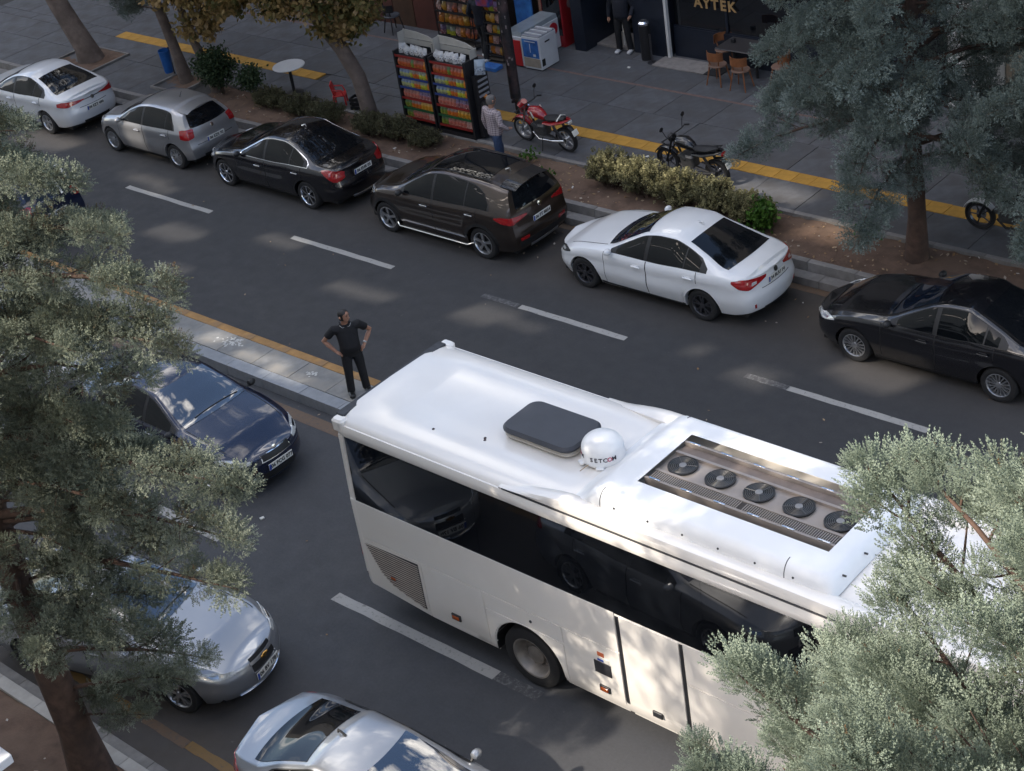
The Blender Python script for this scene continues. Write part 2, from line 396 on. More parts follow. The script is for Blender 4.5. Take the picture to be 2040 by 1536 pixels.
# ---- far kerb, step and planting strip
fk = bedbox('far_kerb', X0, X1, 22.66, 24.5, -0.02, 0.12, KERBD)
stones('kerb_stone', fk, -46, -3, 1.0, 22.62, 22.88, 0.0, 0.155, KERB)
stones('coping_stone', fk, -46.4, -3, 1.0, 22.885, 23.03, 0.0, 0.335, KERB)
stones('back_kerb_stone', fk, -33.7, -3, 1.0, 24.42, 24.54, 0.0, 0.335, KERB)
# soil with small lumps
def soil_patch(name, x0, x1, y0, y1, z, nx, ny):
    xs = np.linspace(x0, x1, nx); ys = np.linspace(y0, y1, ny)
    A = np.array([[(x, y, z+0.035*math.sin(x*1.7+y*3)*math.sin(y*2.3-x)+RNG.uniform(-.018, .018)) for x in xs] for y in ys])
    return structure(MB().grid(A).build(name, SOIL, recalc=False))
soil_patch('planting_soil', -33.7, 0, 23.03, 24.42, 0.285, 260, 12)
bedbox('pavement_bed', -60, -33.72, 23.03, 24.54, -0.02, ZP-.03)
for (xa, xb) in ((-40.15, -38.35), (-35.6, -34.5)):
    soil_patch('tree_pit', xa, xb, 23.5, 24.75, 0.325, 20, 14)
    for q in ((xa-.06, xa, 23.44, 24.81), (xb, xb+.06, 23.44, 24.81), (xa, xb, 23.44, 23.5), (xa, xb, 24.75, 24.81)): MB().bb(*q, .2, .37).build('pit_kerb', KERB, fk)
# ---- far pavement
pv = bedbox('pavement', X0, X1, 24.54, 34, -0.02, ZP-0.03)
random.seed(5)
# slabs in bands, the joints breaking from band to band
slab_bands = [(23.06, 24.54, 1.45), (24.545, 25.60, 1.22), (26.0, 27.2, 1.50), (27.2, 28.4, 1.35), (28.4, 29.6, 1.5), (29.6, 31.0, 1.6)]
for (a, b, st) in slab_bands: stones('slab', pv, -47+random.uniform(0, 1), -34.9 if a < 24 else -8 if a < 26 else -13, st, a, b, ZP-0.07, ZP, SLAB, gap=0.010, jit=0.004)
stones('slab', pv, -47, -40, .93, 25.605, 25.995, ZP-0.07, ZP, SLAB, gap=0.01, jit=.004); stones('slab', pv, -31.4, -26.8, .93, 25.605, 25.995, ZP-0.07, ZP, SLAB, gap=0.01, jit=.004)
for (ta, tb_) in ((-40.0, -31.5), (-26.75, -9)): stones('tactile_tile', pv, ta, tb_, 0.42, 25.60, 26.0, ZP-0.07, ZP+0.006, TACT, gap=0.007)
REDB = pmat('red_brick_band', (0.15, 0.10, 0.088), 0.85, var=0.2, scale=10, rnd=0.1)
MB().bb(-46, -13, 28.36, 28.44, ZP-0.05, ZP+0.003).build('brick_band', REDB, pv)

# ---- near pavement and tree bed
nk = bedbox('near_kerb', X0, X1, 3.0, 7.55, -0.02, 0.10, KERBD)
stones('kerb_stone', nk, -30, -2, 1.0, 7.62, 7.80, 0.0, 0.15, KERB)
stones('coping_stone', nk, -30.3, -2, 1.0, 7.42, 7.615, 0.0, 0.22, pmat('bright_coping', (0.36, 0.34, 0.31), 0.8, var=0.12, scale=6, rnd=0.06))
soil_patch('tree_bed_soil', -32, 0, 3.0, 7.42, 0.19, 160, 30)

# litter of fallen leaves and stones on the soil and by the kerbs
LITTER = leafmat('litter', [(0.0, (0.20, 0.11, 0.05)), (0.5, (0.30, 0.21, 0.12)), (0.85, (0.36, 0.31, 0.26)), (1.0, (0.5, 0.48, 0.45))], 0.0, 0.8)
def scatter(name, n, region, z, smin, smax, m, flat=0.25):
    c = np.column_stack([RNG.uniform(region[0], region[1], n), RNG.uniform(region[2], region[3], n), np.full(n, z)])
    s = RNG.uniform(smin, smax, n); a = RNG.uniform(0, 6.28, n); V = np.zeros((n, 4, 3)); tilt = RNG.uniform(-flat, flat, (n, 2))
    for k, (u, v) in enumerate(((-.5, 0), (0, -.32), (.55, 0.03), (0, .3))):
        x = (u*np.cos(a)-v*np.sin(a))*s; y = (u*np.sin(a)+v*np.cos(a))*s
        V[:, k] = c+np.column_stack([x, y, x*tilt[:, 0]+y*tilt[:, 1]+0.012])
    return leafmesh(name, V.reshape(-1, 3), n, 4, RNG.uniform(0, 1, n).repeat(4), m)
def leafmesh(name, V, nf, k, tint, m, parent=None):
    me = bpy.data.meshes.new(name); nv = len(V)
    me.vertices.add(nv); me.vertices.foreach_set('co', np.ascontiguousarray(V, np.float32).ravel())
    me.loops.add(nf*k); me.loops.foreach_set('vertex_index', np.arange(nf*k, dtype=np.int32))
    me.polygons.add(nf); me.polygons.foreach_set('loop_start', np.arange(0, nf*k, k, dtype=np.int32))
    me.update(calc_edges=True)
    at = me.attributes.new('tint', 'FLOAT', 'POINT'); at.data.foreach_set('value', np.ascontiguousarray(tint, np.float32))
    me.materials.append(m)
    return place(name, me, parent)
tag(scatter('leaf_litter', 800, (-33.7, -7, 23.05, 24.4), 0.30, 0.03, 0.09, LITTER, 0.5), 'fallen leaves and pebbles scattered over the brown planting soil', 'leaf litter', kind='stuff')
tag(scatter('gutter_litter', 260, (-45, -8, 21.2, 22.6), 0.004, 0.03, 0.08, LITTER, 0.4), 'dry leaves lying in the gutter along the far kerb', 'leaf litter', kind='stuff')
tag(scatter('road_litter', 110, (-40, -8, 8, 21), 0.004, 0.025, 0.07, LITTER, 0.3), 'stray leaves and scraps on the asphalt', 'leaf litter', kind='stuff')
tag(scatter('bed_litter', 900, (-30, -5, 3.2, 7.4), 0.21, 0.04, 0.12, LITTER, 0.5), 'dry leaves on the soil under the near tree', 'leaf litter', kind='stuff')

# white bird droppings splashed on the median slabs
def splash(label, x, y, z, n, rx, ry, seed):
    rng = np.random.default_rng(seed); b = MB()
    for k in range(n):
        r_ = rng.uniform(.006, .030); a = rng.normal(0, .45, 2); b.lathe([(r_, 0), (r_*.7, .003), (0, .004)], c=(a[0]*rx+a[1]*.4*rx, a[1]*ry, 0), n=7)
    o = b.build('droppings', pmat('droppings_white', (.46, .46, .44), .8, var=.2, scale=30), None, (x, y, z)); tag(o, label, 'droppings', kind='stuff')
splash('white bird droppings splashed on the median slabs', -23.55, 15.75, .207, 60, .32, .16, 4)
splash('small streak of white droppings near the man on the median', -21.3, 15.72, .207, 22, .16, .08, 6)
# ================================================================== BUILDINGS
def facade(name, parent, x0, x1, y0, y1, z0, z1, holes, m):
    """wall with rectangular openings (x0,x1,z0,z1)"""
    zs = sorted({z0, z1, *[h[2] for h in holes], *[h[3] for h in holes]}); b = MB()
    for za, zb in zip(zs[:-1], zs[1:]):
        hs = sorted([(h[0], h[1]) for h in holes if h[2] < zb-1e-6 and h[3] > za+1e-6]); x = x0
        for ha, hb in hs:
            if ha > x: b.bb(x, ha, y0, y1, za, zb)
            x = max(x, hb)
        if x < x1: b.bb(x, x1, y0, y1, za, zb)
    return b.build(name, m, parent)
PLASTER = pmat('plaster_cream', (0.68, 0.63, 0.55), 0.9, var=0.12, scale=1.5)
PLASTER2 = pmat('plaster_grey', (0.80, 0.745, 0.66), 0.9, var=0.12, scale=1.5)
FRAMEW = pmat('frame_white', (0.55, 0.55, 0.54), 0.5, var=0.05)
# our block behind the camera, then two unseen ones shaped to steer the sun
bA = empty('apartment_building', (2, -6, 0)); tag(bA, 'tall cream apartment block on the near side of the street', 'building')
MB().bb(-3.6, 40, -8, 5.55, 0, 17.5).build('wall', PLASTER, bA)
bL = empty('added_low_block', (-15, -6, 0)); tag(bL, 'unseen low block added in the gap to bound the sun strip', 'building')
MB().bb(-3.4, 12.15, -6.4, 5.55, 0, 6.8).build('wall', PLASTER2, bL)  # added unseen block; its height sets where the sun strip starts
bB = empty('apartment_building', (-40, -2, 0)); tag(bB, 'unseen grey block with holes added to cast the sun patches', 'building')
sx_, sz_ = LDX/LDY, math.tan(SUN_EL)/LDY
def sun_hole(px, py, pz, w, h, y=-0.4):
    d = py-y; x = px-sx_*d; z = pz+sz_*d; return (x-w/2+40, x+w/2+40, z-h/2, z+h/2)
HOLES = []  # openings added to the unseen wall, each aimed at a sun patch
for (px, py, pz, w, h) in [(-23.1, 18.7, 0, 1.5, 0.55), (-19.8, 19.2, 0, 1.7, 0.7), (-15.6, 20.0, 0, 0.9, 0.45), (-14.3, 19.8, 0, 1.1, 0.5), (-12.3, 20.7, 0, 1.5, 0.8),
        (-25.8, 19.5, 0, 1.4, 0.5), (-29.1, 18.7, 0, 1.6, 0.6), (-31.6, 20.2, 0, 2.0, 0.55), (-33.0, 20.9, 0.7, 1.0, 0.9), (-36.5, 20.2, 0.3, 2.6, 0.9), (-40.5, 19.9, 0, 1.8, 0.6),
        (-17.6, 25.15, .3, 2.6, 0.75), (-15.75, 24.3, .3, 1.0, 0.6), (-20.0, 24.0, .9, 2.6, 0.7), (-22.6, 15.75, .2, 1.3, 0.42), (-24.1, 15.9, .2, 0.8, 0.42), (-21.4, 15.6, .2, 0.7, 0.40), (-10.9, 17.6, 0, 1.2, 0.6), (-27.5, 17.6, 0, 1.0, 0.4)]:
    random.seed(int(px*37)+7)
    HOLES.append(sun_hole(px+random.uniform(-.2, .2)*w, py, pz, w*random.uniform(.6, .9), h*random.uniform(1.0, 1.4)))
    for q in range(2): HOLES.append(sun_hole(px+random.uniform(-.55, .55)*w, py+random.uniform(-.5, .5)*h, pz, w*random.uniform(.3, .6), h*random.uniform(.5, 1.0)))
facade('wall', bB, -45, 20.8, 1.3, 1.6, 0, 36, HOLES, PLASTER2)
MB().bb(-45, 21.5, -1.0, 1.28, 0, 10.5).build('back_wing', PLASTER2, bB)

# ---- the shops across the street
YW = 30.2
DARKP = pmat('dark_cladding', (0.010, 0.014, 0.024), 0.45, var=0.2, scale=3)
REDW = pmat('red_wood_panel', (0.085, 0.026, 0.018), 0.55, var=0.25, scale=2.5)
REDW2 = pmat('brown_wood_panel', (0.07, 0.034, 0.018), 0.55, var=0.25, scale=2.5)
STONE = pmat('threshold_stone', (0.22, 0.20, 0.185), 0.7, var=0.2, scale=8)
sh = empty('shop_building', (-25, 31, 0)); tag(sh, 'shop row with dark fronts, red panelling and gold sign letters', 'building')
def S(b, name, m, par=sh): 
    o = b.build(name, m, par); o.location = (25, -31, 0) if par is sh else (0, 0, 0); return o
S(MB().bb(-75, -10.0, 31.6, 40, 0, 13).bb(-75, -31.8, 30.3, 31.6, 3.2, 13).bb(-31.8, -10.0, 30.6, 31.6, 3.4, 13), 'wall', pmat('plaster_brown', (0.11, 0.105, 0.10), 0.9, var=0.2, scale=1.2))
# red panelled cafe front, panel by panel
px = -44.0; k = 0
while px < -28.6:
    w = 0.78; S(MB().rbox((px+w/2, 29.34, 1.0), (w-0.02, 0.06, 2.0), 0.006, n=1), 'panel', REDW if (k % 3) else REDW2); px += w; k += 1
S(MB().bb(-44, -28.62, 29.36, 29.6, 0.0, 3.2), 'panel_backing', DARKP)
# market opening between x=-28.6 and -26.2: dark inside
S(MB().bb(-28.6, -26.2, 30.9, 31.0, 0, 3.4).bb(-28.66, -28.6, 29.5, 31, 0, 3.4), 'market_interior', pmat('market_inside', (0.035, 0.022, 0.015), 0.8, var=0.4, scale=4))
# dark piers and doorway
S(MB().bb(-26.3, -25.95, 29.6, 31.6, 0, 3.4), 'pier', DARKP)
S(MB().bb(-24.75, -23.75, 30.0, 30.9, 0, 3.4), 'pier', DARKP)
dr = S(MB().bb(-25.95, -24.75, 31.0, 31.06, 0, 3.4), 'door', GLASS)
S(MB().bb(-25.2, -25.14, 30.15, 30.25, 0, 3.4), 'door_frame', FRAMEW)
S(MB().bb(-25.08, -25.04, 30.16, 30.24, 0, 3.4), 'door_frame', ALLOY)
S(MB().rbox((-25.4, 30.45, ZP+0.03), (1.1, 0.85, 0.06), 0.01), 'threshold', STONE)
S(MB().rbox((-23.1, 29.75, ZP+0.012), (1.5, 0.6, 0.03), 0.01), 'threshold', STONE)
S(MB().bb(-23.73, -23.66, 29.96, 30.05, 0, 3.4), 'downpipe', FRAMEW)
S(MB().bb(-23.66, -16.4, 30.18, 30.5, 0, 1.05), 'stall_riser', DARKP)
gl = S(MB().bb(-23.6, -22.15, 30.22, 30.26, 1.09, 3.4).bb(-22.09, -20.4, 30.22, 30.26, 1.09, 3.4).bb(-20.34, -16.4, 30.22, 30.26, 1.09, 3.4), 'shop_window', GLASS)
S(MB().bb(-23.66, -16.4, 30.20, 30.24, 1.05, 1.09).bb(-22.15, -22.09, 30.19, 30.28, 1.09, 3.4).bb(-20.4, -20.34, 30.19, 30.28, 1.09, 3.4), 'window_frame', DARKP)
GOLD = pmat('gold_letters', (0.42, 0.27, 0.12), 0.45, 0.3, var=0.1)
for k, ch in enumerate('AYTEK'):
    t_ = text('sign_letter', ch, 0.34, (-22.86+0.235*k+25, 30.16-31, 1.74), (1, 0, 0), (0, 0, 1), GOLD, sh, 0.012)
# white pillar and beige front at the right
WHP = pmat('white_pillar', (0.62, 0.62, 0.61), 0.6, var=0.06, scale=2)
S(MB().bb(-16.4, -15.4, 29.95, 31.6, 0, 3.4), 'pillar', WHP)
S(MB().bb(-15.38, -10.0, 30.5, 31.6, 0, 0.75).bb(-15.38, -14.9, 30.5, 31.6, 0.75, 3.4), 'beige_front', pmat('beige_stone', (0.30, 0.25, 0.19), 0.7, var=0.1))
S(MB().bb(-14.9, -10.0, 30.55, 30.6, 0.8, 3.4), 'shop_window', GLASS)
S(MB().bb(-14.9, -10, 30.46, 30.56, 0.75, 0.82).bb(-14.9, -14.84, 30.46, 30.56, 0.8, 3.4), 'window_frame', FRAMEW)
mat_o = MB().rbox((-22.35, 29.7, ZP+0.012), (0.85, 0.5, 0.018), 0.01).build('door_mat', pmat('mat_rubber', (0.012, 0.012, 0.013), 0.9, var=0.3, scale=40)); tag(mat_o, 'black rubber mat on the pavement below the gold sign', 'mat')
# white edge of a canopy in the near corner
cn_ = MB().rbox((-16.2, 5.0, 3.0), (3.4, 0.95, 0.12), 0.02).build('canopy', pmat('canopy_white', (0.78, 0.78, 0.80), 0.5, var=0.04)); tag(cn_, 'white canopy edge in the bottom left corner below the near tree', 'canopy')
MB().tube([(-17.6, 5.0, 0.1), (-17.6, 5.0, 2.94)], 0.05).build('post', FRAMEW, cn_)
# ================================================================== COACH
BX, BY = -10.0, 12.985
coach = empty('coach', (BX, BY, 0)); tag(coach, 'white touring coach with black windows and roof air conditioner', 'coach')
CW = pmat('coach_white', (0.80, 0.765, 0.715), 0.22, coat=0.5, var=0.03, scale=1.5, coat_rough=0.08, col2=(0.77, 0.725, 0.665))
CWR = pmat('coach_roof_white', (0.76, 0.77, 0.78), 0.40, var=0.03, scale=2.5, col2=(0.72, 0.72, 0.71))
CGAP = pmat('panel_gap', (0.05, 0.045, 0.042), 0.7, var=0.2)
BGL = pmat('coach_glass', (0.005, 0.006, 0.008), 0.02, spec=0.62, var=0.05, scale=2)
BEIGE = pmat('aircon_metal', (0.30, 0.265, 0.24), 0.45, 0.35, var=0.12, scale=4, col2=(0.30, 0.255, 0.215))
BLK = pmat('coach_black', (0.020, 0.021, 0.025), 0.45, var=0.15, scale=8)
def cl(x, y, z): return (x-BX, y-BY, z)
XR, XF = -15.75, -3.9
HW = 1.215
# half section from sill to roof centre: (distance from centre line, z)
sec = [(1.12, .33), (1.185, .42), (1.20, .60), (1.20, 2.07), (1.150, 3.10), (1.152, 3.115), (1.160, 3.16), (1.155, 3.23), (1.12, 3.30), (1.05, 3.345), (0.92, 3.375), (0.62, 3.395), (0.50, 3.372), (0, 3.376)]
xs = [XR-0.02, XR-0.01, XR+.05, XR+.6]+list(np.linspace(XR+.72, -4.5, 150))+[XF-.4, XF-.12, XF]
sc_ = [0.955, 0.985]+[1]*(len(xs)-4)+[0.97, 0.90]
barch = lambda x: max([0.33]+[0.47+math.sqrt(max(0, 0.61**2-(x-a)**2)) if abs(x-a) < 0.60 else 0.33 for a in (-12.68, -6.05)])
rows = []
for x, s in zip(xs, sc_):
    ring = []
    zl = 0.18*max(0, 1-(x-XR)/2.4) if x < XR+2.4 else 0
    pts = []
    for (d, z) in sec:
        zz = max(z, .33+zl, barch(x)) if z < 2 else z
        if d <= 0.62 and (x < XR+.65 or x > -11.8): zz = 3.395+(0.62-d)*0.02          # the shallow trough ends here
        pts.append((d*s, zz-(1-s)*0.3*(z > 2)))
    for sg in (-1, 1):
        q = [(x-BX, sg*d, z) for d, z in pts]
        ring += q if sg < 0 else q[::-1][1:]
    rows.append(ring)
b = MB(); b.grid(rows); n = len(rows[0])
for r_, fl in ((rows[0], 1), (rows[-1], 0)): b.add(r_, [tuple(range(n))[::-1] if fl else tuple(range(n))])
b.add([rows[i][0] for i in range(len(rows))]+[rows[i][-1] for i in range(len(rows))], [(i, i+1, len(rows)+i+1, len(rows)+i) for i in range(len(rows)-1)])
body = b.build('body', [CW], coach)
# roof skin sits 3 mm proud of the shell so that the roof reads as one painted sheet
for sg in (-1, 1):
    # side panels: columns in x between lower and upper edge, bowed outwards like the shell
    def sidey(z):
        return np.interp(z, [.33, .42, .60, 2.07, 3.10], [1.12, 1.185, 1.20, 1.20, 1.150])
    def panel(name, x0, x1, zlo, zhi, m=CW, off=0.014, nx=24, nz=6, par=coach, gap=0.006):
        X = np.linspace(x0+gap, x1-gap, nx); A = np.zeros((nx, nz, 3)); N = np.zeros((nx, nz, 3)); N[:, :, 1] = sg
        for i, x in enumerate(X):
            lo = zlo(x) if callable(zlo) else zlo; hi = zhi(x) if callable(zhi) else zhi
            for j, z in enumerate(np.linspace(lo+gap, hi-gap, nz)): A[i, j] = (x-BX, sg*(sidey(z)+off), z)
        return MB().shell(A, N, 0.02).build(name, m, par)
    sill = lambda x: 0.34+0.20*max(0, 1-(x+15.7)/1.9) if x < -13.8 else 0.34
    AX = (-12.68, -6.05)
    arch = lambda x: max([0.34]+[0.47+math.sqrt(max(0, 0.62**2-(x-a)**2)) if abs(x-a) < 0.60 else 0.34 for a in AX])
    lo_vent = lambda x: max(sill(x), 0)
    panel('waist_panel', XR+.07, -11.042, 1.395, 2.05)
    panel('vent_surround', XR+.07, -14.52, sill, 1.385)
    panel('engine_panel', -14.52, -13.37, sill, 1.385)
    panel('arch_panel', -13.37, -11.99, arch, 1.10, nx=60)
    panel('filler_panel', -13.37, -11.99, 1.115, 1.385)
    panel('locker_panel', -11.99, -11.042, 0.34, 1.385)
    panel('coach_door', -10.975, -10.062, 0.34, 2.02)
    panel('waist_panel', -10.0, -4.1, 1.395, 2.03)
    panel('arch_panel', -10.0, -4.1, arch, 1.385, nx=120)
    MB().shell(np.array([[(x-BX, sg*(sidey(z)+.012), z) for z in (.34, .6, 2.0)] for x in (-11.032, -10.985)]), np.array([[(0, sg, 0)]*3]*2), .02).build('door_seal', BLK, coach)
    MB().shell(np.array([[(x-BX, sg*(sidey(z)+.012), z) for z in (.34, .6, 2.0)] for x in (-10.055, -10.01)]), np.array([[(0, sg, 0)]*3]*2), .02).build('door_seal', BLK, coach)
    # window band: black surround strip and single panes
    panel('window_band', XR+.11, -4.0, 2.03, 3.105, BGL, 0.004, 60, 5)
    for (xa, xb) in ((-15.63, -13.26), (-13.24, -11.55), (-11.53, -9.67), (-9.65, -7.86), (-7.84, -6.0), (-5.98, -4.2)):
        panel('window_pane', xa, xb, 2.11 if sg < 0 else 2.09, 3.085, BGL, 0.0065, 10, 5)
    # cornice strip above the windows and the long roof fairing with a black joint below it
    A = np.array([[(x-BX, sg*d, z) for d, z in ((1.162, 3.112), (1.176, 3.16), (1.172, 3.225), (1.15, 3.285))] for x in np.linspace(XR+.1, -3.95, 30)])
    N = np.zeros_like(A); N[:, :, 1] = sg
    MB().shell(A, N, 0.03).build('cornice', CW, coach)
    A = []
    for x in np.linspace(-12.75, -3.95, 60):
        t = min(1, (x+12.75)/1.1); t = t*t*(3-2*t); h = 0.02+0.155*t; w = 0.03+0.13*t
        A.append([(x-BX, sg*d, z) for d, z in ((1.135, 3.300), (1.150, 3.30+h*.45), (1.125, 3.30+h*.85), (1.06, 3.30+h), (1.06-w*.5, 3.30+h*.99), (1.06-w, 3.33+h*.55))])
    A = np.array(A); N = np.zeros_like(A); N[:, :, 2] = 1
    MB().shell(A, N, 0.05).build('roof_fairing', CW, coach)
    MB().tube([(x-BX, sg*1.146, 3.297) for x in np.linspace(-12.7, -3.95, 20)], 0.013, 6).build('roof_joint', BLK, coach)
    # rear corner post, corner cap
    MB().rbox((XR+.055-BX, sg*1.192, 1.40), (0.11, 0.05, 1.32), 0.02).build('corner_post', CW, coach)
    MB().add([(XR+.0-BX, sg*1.20, 2.05), (XR+.105-BX, sg*1.212, 2.05), (XR+.105-BX, sg*1.168, 3.11), (XR+.0-BX, sg*1.155, 3.11), (XR+.0-BX, sg*1.16, 2.05), (XR+.105-BX, sg*1.16, 2.05), (XR+.105-BX, sg*1.12, 3.11), (XR+.0-BX, sg*1.12, 3.11)], [(0,1,2,3),(4,7,6,5),(0,4,5,1),(1,5,6,2),(2,6,7,3),(3,7,4,0)]).build('corner_post', CW, coach)
    MB().rbox((XR+.04-BX, sg*1.10, 3.265), (0.22, 0.17, 0.20), 0.06, n=5).build('corner_cap', CW, coach)
    # louvred engine vent
    vx0, vx1 = -15.62, -14.58
    blo = lambda x: np.interp(x, [-15.62, -15.5, -15.38, -15.2, -14.95, -14.58], [1.28, 1.05, .84, .70, .62, .53])
    A = np.array([[(x-BX, sg*1.218, z) for z in np.linspace(blo(x), np.interp(x, [vx0, vx1], [1.30, 1.335]), 4)] for x in np.linspace(vx0, vx1, 20)])
    N = np.zeros_like(A); N[:, :, 1] = sg
    v = MB().shell(A, N, .01).build('vent', BLK, coach)
    SL = pmat('vent_slat', (0.42, 0.37, 0.32), 0.5, 0.1, var=0.12, scale=5)
    for k in range(20):
        z = 0.555+k*0.0395; xx = np.linspace(vx0, vx1, 60); ok = xx[(blo(xx) < z-.01)]
        if len(ok) < 3: continue
        MB().box(((ok[0]+vx1)/2-BX, sg*1.232, z), (vx1-ok[0], 0.022, 0.010), rot=Matrix.Rotation(sg*0.75, 3, 'X')).build('slat', SL, v)
    for (x, z, w, h, nm) in ((-15.15, 0.86, .13, .075, 'side_marker'), (-13.98, 0.66, .17, .10, 'side_marker'), (-11.36, 0.64, .17, .10, 'side_marker'), (-10.52, 0.62, .15, .09, 'door_latch')):
        mk = MB().rbox((x-BX, sg*1.222, z), (w, 0.03, h), 0.01).build(nm, BLK, coach)
        if nm == 'side_marker': MB().rbox((x-BX, sg*1.236, z), (w*.72, 0.025, h*.55), 0.01).build('lens', ORANGE, mk)
    if sg < 0:
        MB().rbox((-11.35-BX, -1.216, .99), (0.27, 0.02, 0.20), 0.004).build('grille', pmat('dark_mesh', (0.03, 0.03, 0.035), 0.6, var=.3, scale=60), coach)
        st = MB().rbox((-11.36-BX, -1.2165, 1.22), (0.11, 0.006, 0.07), 0.004).build('sticker', pmat('sticker_red', (0.40, 0.10, 0.04), 0.5, var=.1), coach)
        MB().rbox((-11.31-BX, -1.2165, 1.145), (0.16, 0.006, 0.055), 0.004).build('sticker', PLATEW, coach)
        MB().rbox((-11.37-BX, -1.220, 1.125), (0.10, 0.006, 0.035), 0.004).build('sticker', PLATEB, coach)
        MB().tube([(-12.53-BX, -1.205, 1.235), (-12.53-BX, -1.225, 1.235)], .022, 8).build('filler_lock', BLK, coach)
    # rear lamps
    rl = MB().tube([(XR-.01-BX, sg*1.14, z) for z in np.linspace(.85, 1.35, 8)], [.02, .05, .06, .065, .06, .055, .045, .02], 8).build('rear_lamp', REDL, coach)
    MB().tube([(XR+.0-BX, sg*1.15, .60), (XR+.0-BX, sg*1.15, .70)], .035, 8).build('rear_lamp', ORANGE, coach)
    # wheels
    for ax in AX:
        w = empty('wheel', (ax-BX, sg*1.185, 0.49)); w.parent = coach
        MB().lathe([(.30, -.29), (.42, -.30), (.475, -.27), (.49, -.2), (.49, -.08), (.475, -.02), (.43, .0), (.33, -.005), (.295, -.02)], axis=(0, sg, 0), n=40, close=True).build('tyre', RUBBER, w)
        dish = ax == AX[0]
        prof = [(.325, -.008), (.30, -.012), (.285, -.03), (.275, -.12), (.24, -.18), (.15, -.175), (.14, -.10), (.10, -.08), (0, -.075)] if dish else [(.325, -.008), (.30, -.012), (.28, -.05), (.25, -.05), (.20, .02), (.14, .05), (0, .055)]
        rm = MB().lathe(prof, axis=(0, sg, 0), n=40, close=True)
        for k in range(10):
            a = 2*math.pi*k/10; h = -.17 if dish else .0
            rm.tube([(.195*math.cos(a), sg*(h), .195*math.sin(a)), (.195*math.cos(a), sg*(h+.045), .195*math.sin(a))], .018, 6)
        rm.build('rim', pmat('steel_rim', (0.24, 0.22, 0.20), 0.45, 0.5, var=0.15, scale=9), w)
        MB().grid([[(ax-BX+.605*math.cos(t), sg*(1.185-q), .47+.605*math.sin(t)) for q in (0, .42)] for t in np.linspace(-.15, math.pi+.15, 26)]).build('wheel_well', DARK, coach)
        MB().bb(ax-.62-BX, ax+.62-BX, *sorted((sg*.76, sg*.72)), .3, 1.1).build('wheel_well', DARK, coach)
# rear: black window and edge strip along the roof
MB().rbox((XR-.0-BX, 0, 3.335), (0.16, 2.12, 0.10), 0.03, n=4).build('roof_edge_strip', pmat('edge_rubber', (0.028, 0.030, 0.036), 0.6, var=.35, scale=14), coach)
MB().rbox((XR-.03-BX, 0, 2.65), (0.04, 2.0, 1.0), 0.02).build('rear_window', BGL, coach)
MB().rbox((XF-.02-BX, 0, 2.0), (0.05, 2.0, 1.9), 0.02).build('windscreen', BGL, coach)
MB().bb(XR+.5-BX, XF-.6-BX, -.85, .85, .28, .5).build('chassis', DARK, coach)
# ---- roof air conditioner
AC0, AC1, AH = -11.35, -8.0, 3.665
def acsec(x, top, w=0.985, r=0.16):
    z0 = 3.385; pts = []
    for sg in (-1, 1):
        q = [(x-BX, sg*w, z0)]
        for a in np.linspace(0, 90, 7):
            q.append((x-BX, sg*(w-r*0.9+r*0.9*math.cos(R(a))), z0+(top-z0)*(0.35+0.65*math.sin(R(a)))))
        q += [(x-BX, sg*0.56, top+.012), (x-BX, sg*0.43, top+.012)]
        pts += q if sg < 0 else q[::-1]
    return pts
rw_ = []
for x, tp in ((-11.70, 3.40), (-11.60, 3.43), (-11.48, 3.53), (-11.38, 3.62), (-11.28, AH), (-10.95, AH)): rw_.append(acsec(x, tp))
ac = MB(); ac.grid(rw_[:]).build('aircon_cowl', CWR, coach)
xs2 = [-10.95, -8.30]; b = MB()
for half in (0, 1):
    A = np.array([acsec(x, AH)[:9] if half == 0 else acsec(x, AH)[::-1][:9] for x in xs2]); b.grid(A)
b.build('aircon_cowl', CWR, coach)
rw2 = [acsec(x, tp, w, r) for x, tp, w, r in ((-8.30, AH, .985, .16), (-8.22, AH, .985, .16), (-8.12, AH-.03, .975, .17), (-8.05, AH-.10, .965, .18), (-8.01, AH-.2, .955, .18), (-8.0, 3.40, .95, .18))]
MB().grid(rw2).build('aircon_cowl', CWR, coach)
JL = pmat('seam_dark', (0.06, 0.06, 0.065), 0.7, var=.1)
for x in (-11.22, -8.62):
    q = [(p[0], p[1], p[2]+.002) for p in acsec(x, AH)]
    MB().tube(q[:8], .006, 4).tube(q[-8:], .006, 4).build('seam', JL, coach)
MB().tube([(p[0]+.01, p[1]*1.0, 3.395) for p in acsec(-8.0, 3.40, .95)], .012, 5).build('seam', JL, coach)
for k in range(6):
    for sg in (-1, 1): MB().tube([(-11.0+k*.5-BX, sg*.972, 3.52), (-11.0+k*.5-BX, sg*.99, 3.525)], .014, 6).build('screw', BLK, coach)
for k in range(4): MB().tube([(-8.1-BX+.03, -.7+k*.45, 3.55), (-8.05-BX+.05, -.7+k*.45, 3.555)], .013, 6).build('screw', BLK, coach)
